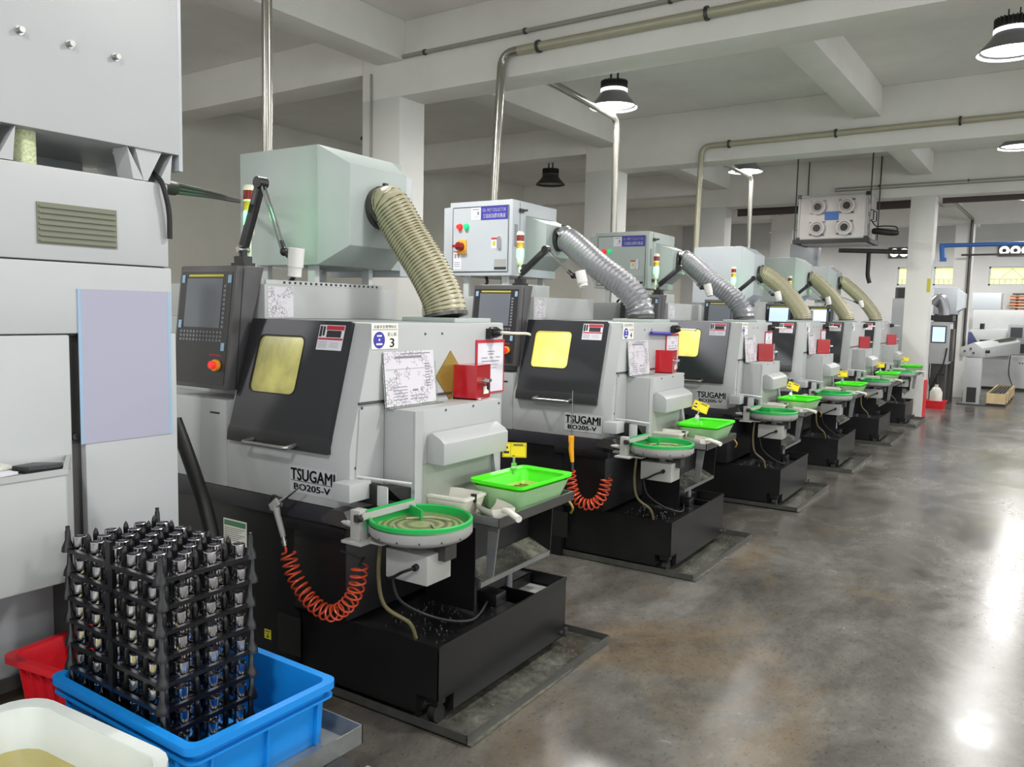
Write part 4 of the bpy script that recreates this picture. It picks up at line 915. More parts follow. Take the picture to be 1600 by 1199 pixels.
# drawing in an acrylic stand, red collecting box, clipboard
t = thing('drawing_stand', 'technical drawing in a clear stand leaning on the nearest lathe', 'document', (-.53, .29, 1.212), 1, 'technical drawings on the lathes')
lean = Vector((-.10, 0, 1)).normalized()
part('sheet', plate((-.522, .132, 1.216), YD, lean, .325, .225, .0015), 'drawing_print', t)
part('printed_table', bars(Vector((-.5203, .132, 1.216)), YD, lean, [(.07, .195, .17, .010), (.10, .212, .20, .004)] + [(.26, .07 + .012 * i, .03, .004) for i in range(9)] + [(.045, .075 - .013 * i, .09, .003) for i in range(5)] + [(.17, .055, .035, .008), (.15, .02, .12, .003), (.15, .035, .10, .003), (.005, .15, .31, .0015)]), 'ink_grey', t)
part('acrylic_back', plate((-.526, .125, 1.212), YD, lean, .345, .18, .003), 'glass', t)
part('acrylic_foot', MB().box(-.53, -.49, .125, .47, 1.2115, 1.214), 'glass', t)
DS = t
t = thing('red_box', 'red acrylic collecting box with a lock on the nearest lathe', 'box', (-.51, .70, 1.212), 1, 'red boxes on the lathes', rot=math.radians(10))
wx, wy, hz = .066, .075, .152
part('shell', MB().box(-wx, wx, -wy, -wy + .004, 0, hz).box(-wx, -wx + .004, -wy, wy, 0, hz).box(-wx, wx, wy - .004, wy, 0, hz).box(-wx, wx, -wy, wy, 0, .004), 'red_acrylic', t)
part('lid', MB().box(-wx, wx, -wy, wy, hz, hz + .004), 'red_acrylic', t)
part('front_pane', MB().box(wx - .003, wx, -wy + .005, wy - .005, .005, hz - .002), 'red_clear', t)
part('lock', MB().cyl((wx, -.02, .085), (wx + .02, -.02, .085), .014, 14).box(wx + .018, wx + .032, -.012, .02, .078, .092), 'chrome', t)
part('key', MB().cyl((wx + .024, .0, .085), (wx + .024, .0, .04), .004, 6).box(wx + .02, wx + .028, -.01, .01, .045, .07), 'black_plastic', t)
part('paper_tag', MB().box(wx, wx + .001, .0, .055, .02, .055), 'sign_cream', t)
RB = t
t = thing('clipboard', 'red framed paper on the nearest lathe behind the red box', 'document', (-.548, .91, 1.212), 1, 'red framed papers on the lathes')
part('red_frame', plate((-.548, .79, 1.214), YD, ZD, .243, .262, .004), 'label_red', t)
part('sheet', plate((-.544, .802, 1.222), YD, ZD, .219, .238, .001), 'paper', t)
part('text_lines', bars((-.5428, .802, 1.222), YD, ZD, [(.08, .195, .06, .004), (.085, .183, .05, .004), (.03, .165, .05, .004), (.10, .165, .03, .004), (.15, .166, .04, .004), (.03, .148, .15, .004), (.04, .13, .13, .002), (.04, .115, .12, .002)]), 'ink_grey', t)
CB = t
kn = single('brass_scrap', MB().cyl((-.46, .655, 1.2145), (-.44, .665, 1.2145), .003, 6).cyl((-.45, .65, 1.2145), (-.432, .67, 1.2145), .003, 6), 'chrome', 'two tiny chrome pins in front of the nearest red box', 'pins', (-.45, .66, 1.2115), 1)
for m_ in range(2, 7):
    O_ = ORD[m_]
    dup(DT, m_, 'flat steel drip tray under the %s lathe' % O_); dup(TK, m_, 'long black coolant tank on casters under the %s lathe' % O_)
    dup(CH, m_, 'sloping steel chip chute under the table of the %s lathe' % O_); dup(TB, m_, 'sheet steel tray table carrying the green basin at the %s lathe' % O_)
    dup(PT, m_, 'green rimmed round parts turntable at the %s lathe' % O_)
    if m_ == 2: dup(swarf, m_, 'pale offcuts lying on the second turntable disc')
    dup(BS, m_, 'neon green rimmed clear basin at the %s lathe' % O_, rot=math.radians(-5 + 3 * (m_ % 3)))
    c = dup(CC, m_, 'yellow card in a chrome clip on the %s green basin' % O_)
    if m_ in (2, 3): c.rotation_euler = (math.radians(-8), math.radians(20), FRAMES[m_][1] + math.radians(30))
    dup(BK, m_, 'small clear white basket on the table of the %s lathe' % O_); dup(SC, m_, 'white plastic scoop in front of the %s green basin' % O_)
    if m_ < 5: dup(DS, m_, 'technical drawing in a clear stand on the %s lathe' % O_)
    dup(RB, m_, 'red acrylic collecting box on the %s lathe' % O_, shift=(.02 if m_ > 2 else .0, -.05 * (m_ == 3), 0))
    if m_ < 5: dup(CB, m_, 'red framed paper on the %s lathe behind its red box' % O_)
single('blue_rod', MB().cyl((-.53, .48, 1.488), (-.53, .82, 1.478), .012, 12), 'sign_blue', 'short blue plastic tube held on the side of the second lathe', 'tube', (-.53, .65, 1.466), 2)
# ------------------------------------------------------------------ air guns on coiled hoses
def coil(path, r, turns, rt_, k=14):
    P = catmull(path, 16); L = [0]
    for a, b_ in zip(P[:-1], P[1:]): L.append(L[-1] + (b_ - a).length)
    def at(s):
        for i in range(len(L) - 1):
            if L[i + 1] >= s: return P[i].lerp(P[i + 1], (s - L[i]) / max(1e-9, L[i + 1] - L[i]))
        return P[-1]
    n = turns * k; c = [at(L[-1] * i / n) for i in range(n + 1)]; a = Vector((0, 1, 0)); out = []
    for i in range(n + 1):
        tg = (c[min(i + 1, n)] - c[max(i - 1, 0)]).normalized(); a = (a - tg * a.dot(tg)).normalized(); bb = tg.cross(a); h = 2 * PI * i / k
        out.append(c[i] + (a * math.cos(h) + bb * math.sin(h)) * r)
    return MB().tube(out, rt_, 7)
yg = -.11
t = thing('air_gun', 'silver air gun with orange coiled hose hanging on the nearest lathe', 'air gun', (-.88, yg, .36), 1)
part('grip', MB().tube([(-.905, yg, .80), (-.895, yg, .76), (-.87, yg, .70), (-.862, yg, .675)], .012, 10, rad=[.016, .013, .012, .011]), 'label_silver', t)
part('body', MB().obox((-.905, yg, .805), .055, .026, .035, Matrix.Rotation(-.7, 3, 'Y')), 'label_silver', t, .005)
part('trigger', MB().tube(catmull([(-.935, yg, .775), (-.945, yg, .805), (-.925, yg, .838), (-.885, yg, .832), (-.87, yg, .80)], 4), .005, 6), 'dark_steel', t)
part('nozzle', MB().tube([(-.89, yg, .815), (-.85, yg, .838), (-.752, yg, .905)], .004, 8, rad=[.009, .007, .0022]), 'chrome', t)
part('swivel', MB().cyl((-.862, yg, .675), (-.852, yg, .64), .009, 10).cyl((-.858, yg, .662), (-.854, yg, .65), .012, 10), 'steel', t)
part('hose_lead', MB().tube(catmull([(-.852, yg, .64), (-.845, yg, .615), (-.87, yg, .60)], 4), .005, 7), 'orange_tube', t)
part('coiled_hose', coil([(-.835, yg, .61), (-.80, yg, .53), (-.735, yg, .46), (-.66, yg, .42), (-.59, yg + .01, .41), (-.52, yg + .02, .46), (-.485, yg + .03, .53), (-.475, yg + .04, .62)], .031, 21, .0042), 'orange_tube', t)
part('fitting', MB().cyl((-.475, yg + .04, .62), (-.49, yg + .08, .635), .008, 8).tube([(-.49, yg + .07, .632), (-.62, yg + .085, .64)], .005, 6), 'dark_steel', t)
t = thing('air_gun', 'yellow air gun with orange coiled hose hanging on the second lathe', 'air gun', (-.79, yg, .36), 2)
part('grip', MB().tube([(-.80, yg, .80), (-.80, yg, .74), (-.79, yg, .66)], .014, 10, rad=[.016, .018, .012]), 'yellow_plastic', t)
part('body', MB().box(-.818, -.786, yg - .012, yg + .012, .785, .83), 'yellow_plastic', t, .005)
part('nozzle', MB().tube([(-.802, yg, .83), (-.802, yg, 1.12)], .003, 8, rad=[.005, .0025]), 'steel', t)
part('swivel', MB().cyl((-.79, yg, .665), (-.785, yg, .60), .010, 10, .007), 'panel_grey', t)
part('coiled_hose', coil([(-.805, yg, .60), (-.79, yg, .52), (-.76, yg, .44), (-.70, yg, .40), (-.63, yg + .01, .41), (-.58, yg + .02, .47), (-.56, yg + .04, .58)], .033, 17, .0052), 'orange_tube', t)
part('fitting', MB().cyl((-.56, yg + .04, .58), (-.56, yg + .08, .60), .008, 8), 'dark_steel', t)
for m_ in (1, 2, 3, 4):
    single('power_cable', MB().tube(catmull([(-.32, -.06, .60), (-.30, -.03, .50), (-.24, .12, .40), (-.20, .3, .345), (-.26, .5, .35)], 6), .006, 6), 'rubber', 'thin dark cable sagging from the %s turntable onto its tank' % ORD[m_], 'cable', (-.25, .2, .33), m_)
# ================================================================== LEFT FOREGROUND CABINET
XP = -2.70
t = thing('machine_cabinet', 'big white machine cabinet filling the left edge of the photo', 'cabinet', (-3.2, .9, 0))
part('upper_body', MB().box(-3.34, XP, -.6, 1.735, 1.749, 2.045), 'cabinet_paint', t, .006)
part('middle_body', MB().box(-3.34, XP, -.6, 1.745, 1.512, 1.745), 'cabinet_paint', t, .006)
part('seam', MB().box(-3.32, XP - .008, -.58, 1.73, 1.506, 1.514).box(-3.32, XP - .008, -.58, 1.72, 1.743, 1.751), 'rubber', t)
part('left_body', MB().box(-3.34, XP, -.6, 1.372, .78, 1.508), 'cabinet_paint', t, .006)
part('post_recess', MB().box(-3.30, XP - .03, 1.372, 1.416, .40, 1.508), 'dark_steel', t)
part('right_panel', MB().box(-2.76, XP, 1.416, 1.759, .62, 1.508), 'cabinet_paint', t, .006)
part('panel_return', MB().box(-3.34, -2.76, 1.55, 1.759, .62, 1.508), 'cabinet_paint', t, .004)
part('base', MB().box(-3.34, -2.86, -.6, 1.70, 0, .80), 'grey_paint', t, .004)
sbx = [(-2.70, -.3), (-2.47, -.3), (-2.47, 1.235), (-2.52, 1.275), (-2.70, 1.36)]
part('side_shelf', MB().prism(sbx, 2, .76, 1.10), 'white_paint', t, .006)
part('shelf_rim', MB().prism([(-2.478, -.3), (-2.466, -.3), (-2.466, 1.238), (-2.478, 1.23)], 2, 1.095, 1.112).prism([(-2.478, 1.228), (-2.466, 1.238), (-2.70, 1.366), (-2.70, 1.352)], 2, 1.095, 1.112), 'white_paint', t)
part('post_bolt', MB().lathe([(.001, .012), (.012, .012), (.014, 0), (.001, 0)], (XP - .03, 1.395, 1.165), 10, axis=0), 'dark_steel', t)
gr = part('vent_grille', MB().box(XP - .002, XP + .004, 1.28, 1.54, 1.80, 1.93), 'olive_grille', t, label='olive vent grille')
for i in range(7): part('grille_slat', MB().box(XP + .002, XP + .010, 1.285, 1.535, 1.806 + .018 * i, 1.812 + .018 * i), 'olive_grille', gr)
t = thing('notice_sheet', 'pale lavender notice sheet on the front cabinet panel', 'notice', (XP, 1.56, 1.12))
part('sheet', MB().box(XP, XP + .003, 1.40, 1.735, 1.14, 1.66), 'paper_lavender', t)
for y in (1.40, 1.725): part('border', MB().box(XP + .0028, XP + .0036, y, y + .01, 1.14, 1.66), 'clip_blue', t)
# collector box standing above the cabinet
t = thing('upper_collector', 'big white box with three bolts above the left cabinet', 'mist collector', (-3.2, 1.1, 2.047))
part('housing', MB().box(-3.30, XP, -.5, 1.785, 2.155, 2.95), 'cabinet_paint', t, .005)
part('end_lip', MB().box(-3.26, XP - .005, 1.785, 1.80, 2.10, 2.95), 'collector_white', t)
for y, z in ((1.247, 2.44), (1.398, 2.44), (1.55, 2.44)): part('bolt', MB().cyl((XP, y, z), (XP + .022, y, z), .009, 10).cyl((XP, y, z), (XP + .003, y, z), .014, 12), 'steel', t)
for y in (1.09, 1.62):
    part('foot', MB().add([(-2.86, y, 2.155), (XP - .01, y, 2.155), (XP - .01, y + .10, 2.155), (XP - .01, y + .045, 2.048), (XP - .01, y + .03, 2.048), (-2.80, y + .03, 2.048)], [(0, 1, 4, 5), (1, 2, 3, 4), (0, 5, 4), (0, 1, 2)]), 'cabinet_paint', t)
    part('foot', MB().prism([(y - .03, 2.155), (y + .028, 2.048), (y - .01, 2.048)], 0, -2.80, XP - .008), 'cabinet_paint', t)
    part('foot', MB().prism([(y + .14, 2.155), (y + .085, 2.048), (y + .13, 2.048)], 0, -2.80, XP - .008), 'cabinet_paint', t)
for y in (.2, 1.5): part('rear_foot', MB().box(-3.26, -3.21, y, y + .2, 2.046, 2.155), 'grey_paint', t)
part('foam_filter', MB().cyl((-2.78, 1.285, 2.046), (-2.78, 1.285, 2.155), .035, 20), 'foam', t, label='pale green foam cylinder')
part('power_cable', MB().tube(catmull([(-2.78, 1.72, 2.10), (-2.72, 1.70, 2.075), (-2.685, 1.705, 2.04), (-2.68, 1.725, 1.95), (-2.685, 1.73, 1.85)], 6), .009, 8), 'rubber', t)
t = thing('cable_bundle', 'dark cables stretched from the left cabinet to the nearest collector', 'cable', (-2.76, 1.78, 2.03))
for dz in (0, .018, -.016): part('cable', MB().tube(catmull([(-2.76, 1.76, 2.045 + dz), (-3.35, 2.38, 2.13 + dz * .6), (-3.98, 3.0, 2.215 + dz * .3), (-4.3, 3.3, 2.27)], 6), .008, 6), 'rubber', t)
part('cable_gland', MB().cyl((-2.755, 1.735, 2.043), (-2.81, 1.83, 2.05), .026, 12), 'rubber', t)
t = thing('black_hose', 'black hose slanting down beside the left cabinet', 'hose', (-3.0, 2.0, .3)); part('hose_run', MB().tube(catmull([(-3.12, 2.02, 1.12), (-3.0, 2.03, .9), (-2.9, 2.03, .70), (-2.82, 2.02, .45), (-2.8, 2.0, .05)], 6), .03, 10), 'rubber', t)
# things on the shelf
t = thing('hook_knife', 'black handled deburring hook lying on the left shelf', 'tool', (-2.6, 1.2, 1.101))
part('handle', MB().prism([(-2.585, 1.13), (-2.52, 1.15), (-2.505, 1.235), (-2.535, 1.26), (-2.60, 1.20)], 2, 1.101, 1.122), 'black_plastic', t, .006)
part('shaft', MB().tube([(-2.59, 1.15, 1.112), (-2.57, 1.07, 1.109), (-2.53, .98, 1.106)], .004, 6, rad=[.003, .003, .005]), 'steel', t)
single('folded_paper', MB().obox((-2.58, 1.02, 1.106), .12, .20, .008, Matrix.Rotation(.2, 3, 'Z')), 'paper', 'white folded paper lying under the tool on the left shelf', 'paper', (-2.58, 1.02, 1.101))
single('paper_pad', MB().obox((-2.64, 1.02, 1.11), .08, .24, .018, Matrix.Rotation(.08, 3, 'Z')), 'scoop_white', 'small white pad at the back of the left shelf', 'pad', (-2.64, 1.05, 1.101))
single('cutter', MB().obox((-2.645, 1.06, 1.128), .03, .07, .016, Matrix.Rotation(.2, 3, 'Z')).cyl((-2.64, 1.02, 1.127), (-2.64, 1.0, 1.127), .006, 8), 'black_plastic', 'small black cutter lying on the white pad', 'tool', (-2.645, 1.06, 1.1195), bevel=.003)
# ================================================================== CART, CRATES AND STACKED TRAYS
t = thing('steel_cart', 'low galvanised steel tray cart under the plastic crates', 'cart', (-2.2, 1.1, 0))
ZT = .315
part('cart_tray', MB().box(-2.837, -1.673, .353, 1.687, ZT - .006, ZT).box(-1.674, -1.67, .35, 1.69, ZT - .012, ZT + .045).box(-2.84, -1.67, 1.686, 1.69, ZT - .012, ZT + .045).box(-2.84, -2.836, .35, 1.69, ZT - .012, ZT + .045).box(-2.84, -1.67, .35, .354, ZT - .012, ZT + .045), 'galvanised', t)
part('oil_film', MB().box(-2.82, -2.46, .9, 1.66, ZT + .001, ZT + .003), 'oily_floor', t)
for x in (-2.74, -1.75):
    for y in (.42, 1.60): lg = part('leg', MB().box(x, x + .03, y, y + .03, .07, ZT - .006), 'dark_steel', t); part('caster_wheel', MB().cyl((x + .003, y + .015, .035), (x + .027, y + .015, .035), .034, 14), 'rubber', lg)
part('side_bracket', MB().box(-1.668, -1.59, 1.30, 1.60, ZT - .05, ZT - .012).cyl((-1.63, 1.52, ZT - .012), (-1.63, 1.52, ZT - .006), .02, 12), 'black_plastic', t, .006, label='black bracket on the cart side')
part('bracket_plate', MB().box(-1.62, -1.53, 1.46, 1.66, ZT - .065, ZT - .051), 'galvanised', t)
def crate(name, label, x0, x1, y0, y1, z0, z1, material, rot=0., tap=.02, ribs=5, lip=.022, band=True):
    cx, cy = (x0 + x1) / 2, (y0 + y1) / 2
    t = thing(name, label, 'crate', (cx, cy, z0), 0, None, rot=rot or 1e-9)
    a, b_, h = (x1 - x0) / 2 - lip, (y1 - y0) / 2 - lip, z1 - z0
    part('shell', basin_shell(a, b_, a - tap, b_ - tap, 0, h - .004, .005, .03), material, t, smooth=25)
    ro = rrect(-a - lip, a + lip, -b_ - lip, b_ + lip, .035); ri = rrect(-a + .004, a - .004, -b_ + .004, b_ - .004, .028); n = len(ro)
    part('rim', MB().add([(x, y, h) for x, y in ri] + [(x, y, h) for x, y in ro] + [(x, y, h - .022) for x, y in ro] + [(x * .985, y * .985, h - .022) for x, y in ro] + [(x * .985, y * .985, h - .006) for x, y in ro] + [(x, y, h - .006) for x, y in ri], [(k * n + i, k * n + (i + 1) % n, ((k + 1) % 6) * n + (i + 1) % n, ((k + 1) % 6) * n + i) for k in range(6) for i in range(n)]), material, t, smooth=25)
    if band:
        r1 = rrect(-a - lip * .75, a + lip * .75, -b_ - lip * .75, b_ + lip * .75, .03); r0 = rrect(-a + .003, a - .003, -b_ + .003, b_ - .003, .028)
        zb = h * .76
        part('lower_band', MB().add([(x, y, zb) for x, y in r0] + [(x, y, zb) for x, y in r1] + [(x, y, zb - .006) for x, y in r1] + [(x, y, zb - .006) for x, y in r0], [(k * n + i, k * n + (i + 1) % n, ((k + 1) % 4) * n + (i + 1) % n, ((k + 1) % 4) * n + i) for k in range(4) for i in range(n)]), material, t, smooth=25)
    zt = h * .74 if band else h - .02
    for i in range(ribs):
        for s_ in (-1, 1):
            x = (-a + .06) + (2 * a - .12) * i / (ribs - 1)
            part('rib', MB().add([(x - .003, s_ * (b_ - tap), 0), (x + .003, s_ * (b_ - tap), 0), (x + .003, s_ * (b_ - tap * .2), zt), (x - .003, s_ * (b_ - tap * .2), zt), (x - .003, s_ * (b_ - tap + .012), 0), (x + .003, s_ * (b_ - tap + .012), 0), (x + .003, s_ * (b_ + .012), zt), (x - .003, s_ * (b_ + .012), zt)], [(0, 1, 2, 3), (4, 5, 6, 7), (0, 1, 5, 4), (1, 2, 6, 5), (2, 3, 7, 6), (3, 0, 4, 7)]), material, t)
    for i in range(3):
        for s_ in (-1, 1):
            y = (-b_ + .05) + (2 * b_ - .10) * i / 2
            part('rib', MB().add([(s_ * (a - tap), y - .003, 0), (s_ * (a - tap), y + .003, 0), (s_ * (a - tap * .2), y + .003, zt), (s_ * (a - tap * .2), y - .003, zt), (s_ * (a - tap + .012), y - .003, 0), (s_ * (a - tap + .012), y + .003, 0), (s_ * (a + .012), y + .003, zt), (s_ * (a + .012), y - .003, zt)], [(0, 1, 2, 3), (4, 5, 6, 7), (0, 1, 5, 4), (1, 2, 6, 5), (2, 3, 7, 6), (3, 0, 4, 7)]), material, t)
    return t
crate('blue_crate', 'bright blue plastic crate holding the stacked black trays', -2.445, -1.735, 1.150, 1.655, ZT + .001, .50, 'blue_plastic', tap=.008)
crate('red_crate', 'red plastic crate behind the blue crate', -2.79, -2.48, 1.17, 1.65, ZT + .004, .48, 'red_plastic', rot=math.radians(9), ribs=4, band=False)
t = thing('oil_tub', 'white plastic tub of yellow oil at the bottom left', 'tub', (-2.02, .82, ZT + .001), rot=math.radians(4))
part('shell', basin_shell(.31, .26, .27, .22, 0, .175, .006, .09), 'white_tub', t, smooth=50)
ro = rrect(-.33, .33, -.28, .28, .10); ri = rrect(-.306, .306, -.256, .256, .086); n = len(ro)
part('rim', MB().add([(x, y, .176) for x, y in ri] + [(x, y, .184) for x, y in ro] + [(x, y, .165) for x, y in ro] + [(x, y, .168) for x, y in ri], [(k * n + i, k * n + (i + 1) % n, ((k + 1) % 4) * n + (i + 1) % n, ((k + 1) % 4) * n + i) for k in range(4) for i in range(n)]), 'white_tub', t, smooth=25)
part('oil', MB().prism(rrect(-.282, .282, -.232, .232, .08), 2, .066, .072), 'oil', t)
# trays with pins, and the cups standing in them
SX0, SX1, SY0, SY1 = -2.405, -1.925, 1.195, 1.49
PX, PY = .0475, .0475
def tray_mesh():
    t = thing('part_tray', '', 'tray', ((SX0 + SX1) / 2, (SY0 + SY1) / 2, 0), rot=1e-9)
    w2, d2 = (SX1 - SX0) / 2, (SY1 - SY0) / 2
    fl = MB()
    for s_ in (-1, 1): fl.box(-w2, w2, s_ * d2 - .006, s_ * d2 + .006, -.004, .008); fl.box(s_ * w2 - .006, s_ * w2 + .006, -d2, d2, -.004, .008)
    part('frame', fl, 'tray_black', t)
    g = MB()
    for j in range(6): g.box(-w2, w2, (j - 2.5) * PY - .004, (j - 2.5) * PY + .004, -.003, .003)
    for i in range(10): g.box((i - 4.5) * PX - .004, (i - 4.5) * PX + .004, -d2, d2, -.003, .0025)
    part('grid', g, 'tray_black', t)
    for sx in (-1, 1):
        for sy in (-1, 1):
            part('corner_post', MB().lathe([(.001, -.004), (.019, -.004), (.017, .010), (.0085, .03), (.0075, .058), (.006, .060), (.006, .072), (.001, .073)], (sx * (w2 - .004), sy * (d2 - .004), 0), 10), 'tray_black', t)
    part('side_post', MB().box(-.012, .012, -d2 - .007, -d2 + .003, -.004, .070), 'tray_black', t)
    pm = MB().lathe([(.001, -.003), (.0085, -.003), (.0085, .036), (.006, .048), (.001, .056)], (0, 0, 0), 8)
    first = None
    for i in range(10):
        for j in range(6):
            if (i + j) % 2 == 1:
                if first is None: first = part('pin', pm, 'tray_black', t); p_ = first
                else: p_ = first.copy(); COL.objects.link(p_)
                p_.location = ((i - 4.5) * PX, (j - 2.5) * PY, 0)
    return t
trays = []
TOPZ, PITCHZ = .882, .0715
for k in range(8):
    z = TOPZ - PITCHZ * k
    if k == 0: tr = tray_mesh(); proto = tr
    else:
        tr = proto.copy(); COL.objects.link(tr)
        for ch in list(proto.children):
            c = ch.copy(); COL.objects.link(c); c.parent = tr
    tr.location = ((SX0 + SX1) / 2 + .004 * math.sin(k * 1.7), (SY0 + SY1) / 2 + .003 * math.sin(k * 2.3), z)
    tr['label'] = 'black pinned plastic tray, ' + ['topmost', 'second from the top', 'third from the top', 'fourth from the top', 'fifth from the top', 'third from the bottom', 'second from the bottom', 'lowest'][k] + ' of the stack in the blue crate'
    tr['group'] = 'stacked black part trays'; trays.append(tr)
cupm = mesh('metal_cup', MB().lathe([(.001, .004), (.0175, .004), (.019, .012), (.019, .041), (.0165, .042), (.0155, .022), (.001, .020)], (0, 0, 0), 12)); cupm.materials.append(MATS['chrome'])
for k in range(8):
    for i in range(10):
        for j in range(6):
            if (i + j) % 2 == 0:
                o = bpy.data.objects.new('metal_cup', cupm); COL.objects.link(o); tl = trays[k].location
                o.location = (tl.x + (i - 4.5) * PX, tl.y + (j - 2.5) * PY, tl.z - .001)
                tag(o, 'polished metal cup in the %s black tray, %s row, %s from the left' % (['topmost', 'second', 'third', 'fourth', 'fifth', 'sixth', 'seventh', 'lowest'][k], ['nearest', 'second', 'third', 'fourth', 'fifth', 'farthest'][j], ['first', 'second', 'third', 'fourth', 'fifth'][i // 2]), 'cup', 'metal cups in the ' + ['topmost', 'second', 'third', 'fourth', 'fifth', 'sixth', 'seventh', 'lowest'][k] + ' tray')
# ================================================================== THE FAR END OF THE HALL
t = thing('bar_feeder', 'grey bar feeder on a pedestal at the far end of the aisle', 'bar feeder', (-1.38, 17.8, 0))
part('pedestal', MB().box(-1.53, -1.25, 17.7, 17.95, .0, .91), 'machine_grey', t, .01)
part('foot_plate', MB().box(-1.62, -1.14, 17.6, 18.05, 0, .025), 'dark_steel', t)
part('foot_cutout', MB().box(-1.47, -1.31, 17.695, 17.701, .05, .34), 'panel_black', t)
hd = part('head', MB().add([(-1.64, 17.7, .93), (-1.25, 17.7, .91), (-1.25, 17.7, 1.09), (-1.40, 17.7, 1.20), (-1.64, 17.7, 1.09), (-1.34, 19.6, .95), (-.72, 19.6, .95), (-.72, 19.6, 1.20), (-.85, 19.6, 1.30), (-1.34, 19.6, 1.20)],
     [(0, 1, 2, 3, 4), (9, 8, 7, 6, 5), (0, 5, 6, 1), (1, 6, 7, 2), (2, 7, 8, 3), (3, 8, 9, 4), (4, 9, 5, 0)]), 'machine_grey', t, .006)
part('bed_slot', MB().add([(-1.36, 17.85, 1.186), (-1.28, 17.85, 1.128), (-.78, 19.5, 1.248), (-.84, 19.5, 1.305)], [(0, 1, 2, 3)]), 'panel_black', t)
part('side_knob', MB().cyl((-1.22, 17.85, 1.03), (-1.14, 17.85, 1.03), .03, 10), 'black_plastic', t)
for x, z in ((-1.55, 1.03), (-1.40, 1.0), (-1.45, 1.08)): part('screw', MB().cyl((x, 17.70, z), (x, 17.69, z), .02, 8), 'dark_steel', t)
t = thing('far_lathe', 'grey lathe behind the bar feeder at the far right', 'lathe', (-.95, 22.6, 0))
KL = 1.177
def fl(x0, x1, y0, y1, z0, z1): return MB().box(x0 * KL, x1 * KL, y0 + 3.3, y1 + 3.3, max(0, 1.62 + (z0 - 1.62) * KL), 1.62 + (z1 - 1.62) * KL)
def fv(x, y, z): return (x * KL, y + 3.3, max(.02, 1.62 + (z - 1.62) * KL))
part('lower_body', fl(-1.5, 1.2, 18.75, 19.5, .3, .93), 'machine_grey', t, .01); part('plinth', fl(-1.4, 1.2, 18.8, 19.5, 0, .3), 'panel_black', t)
part('door_body', MB().prism([(fv(x, 0, z)[0], fv(x, 0, z)[2]) for x, z in ((-1.56, 1.44), (-.90, 1.46), (-.86, .93), (-1.5, .93))], 1, 21.9, 22.7), 'machine_grey', t, .01)
part('door_slot', fl(-1.38, -.95, 18.594, 18.601, 1.14, 1.24), 'panel_black', t); part('upper_body', fl(-1.55, 1.2, 18.9, 19.5, 1.45, 1.84), 'machine_grey', t, .01)
part('top_box', fl(-1.58, -1.08, 18.9, 19.6, 1.84, 2.18), 'collector_white', t, .01); part('knob', MB().cyl(fv(-1.36, 18.7, 1.44), fv(-1.36, 18.7, 1.56), .05, 12), 'black_plastic', t)
pn_ = part('control_pendant', fl(-.90, -.62, 18.4, 18.55, 1.18, 1.56), 'grey_paint', t, .01); part('pendant_screen', fl(-.86, -.66, 18.395, 18.401, 1.3, 1.5), 'screen_frame', pn_)
part('pendant_arm', fl(-.78, -.6, 18.45, 18.6, 1.0, 1.2), 'panel_black', t); part('cable', MB().tube(catmull([fv(-.83, 18.55, 1.0), fv(-.84, 18.5, .6), fv(-.72, 18.4, .3), fv(-.6, 18.4, .1)], 6), .012, 6), 'rubber', t)
for i in range(5): part('lamp_button', MB().cyl(fv(-.68 + .05 * i, 18.748, .80), fv(-.68 + .05 * i, 18.74, .80), .018, 8), 'dark_steel', t)
KO = 1.13
t = thing('office_chair', 'blue chair back behind the bar feeder head', 'chair', (-1.70, 20.3, 0)); part('backrest', MB().prism([(x * KO, 1.62 + (z - 1.62) * KO) for x, z in ((-1.60, 1.38), (-1.47, 1.40), (-1.33, 1.16), (-1.55, 1.14))], 1, 20.10, 20.16), 'chair_blue', t, .01)
part('seat', MB().box(-1.88, -1.48, 20.1, 20.5, .46, .54), 'chair_blue', t, .02); part('column', MB().cyl((-1.68, 20.3, .08), (-1.68, 20.3, .46), .03, 10), 'panel_black', t); part('back_post', MB().box(-1.70, -1.66, 20.12, 20.15, .5, 1.2), 'panel_black', t)
for i in range(5): part('leg', MB().tube([(-1.68, 20.3, .1), (-1.68 + .2 * math.cos(i * 1.257), 20.3 + .2 * math.sin(i * 1.257), .04)], .018, 6), 'panel_black', t)
# wooden box of bar stock
t = thing('wooden_box', 'pale wooden box of bar stock on the far floor', 'box', (-.95, 18.6, 0))
def wbp(u_, v_, z): return (-1.13 + .30 * u_ + .02 * v_, 17.75 + 2.6 * v_, z)
for s_ in (0, 1):
    for k in range(2): part('side_plank', MB().add([wbp(s_ - .03, 0, .05 + .1 * k), wbp(s_ + .03, 0, .05 + .1 * k), wbp(s_ + .03, 1, .05 + .1 * k), wbp(s_ - .03, 1, .05 + .1 * k), wbp(s_ - .03, 0, .142 + .1 * k), wbp(s_ + .03, 0, .142 + .1 * k), wbp(s_ + .03, 1, .142 + .1 * k), wbp(s_ - .03, 1, .142 + .1 * k)], [(0, 3, 2, 1), (4, 5, 6, 7), (0, 1, 5, 4), (1, 2, 6, 5), (2, 3, 7, 6), (3, 0, 4, 7)]), 'wood', t)
part('end_board', MB().box(-1.13, -.83, 17.74, 17.76, .05, .245), 'wood', t); part('end_board', MB().box(-1.11, -.81, 20.34, 20.36, .05, .245), 'wood', t)
for v_ in (.15, .4, .65, .9): part('batten', MB().box(-.82 + .02 * v_, -.80 + .02 * v_, 17.75 + 2.6 * v_ - .03, 17.75 + 2.6 * v_ + .03, .05, .25), 'wood', t)
part('skid', MB().box(-1.12, -.82, 17.78, 20.3, 0, .05), 'panel_black', t)
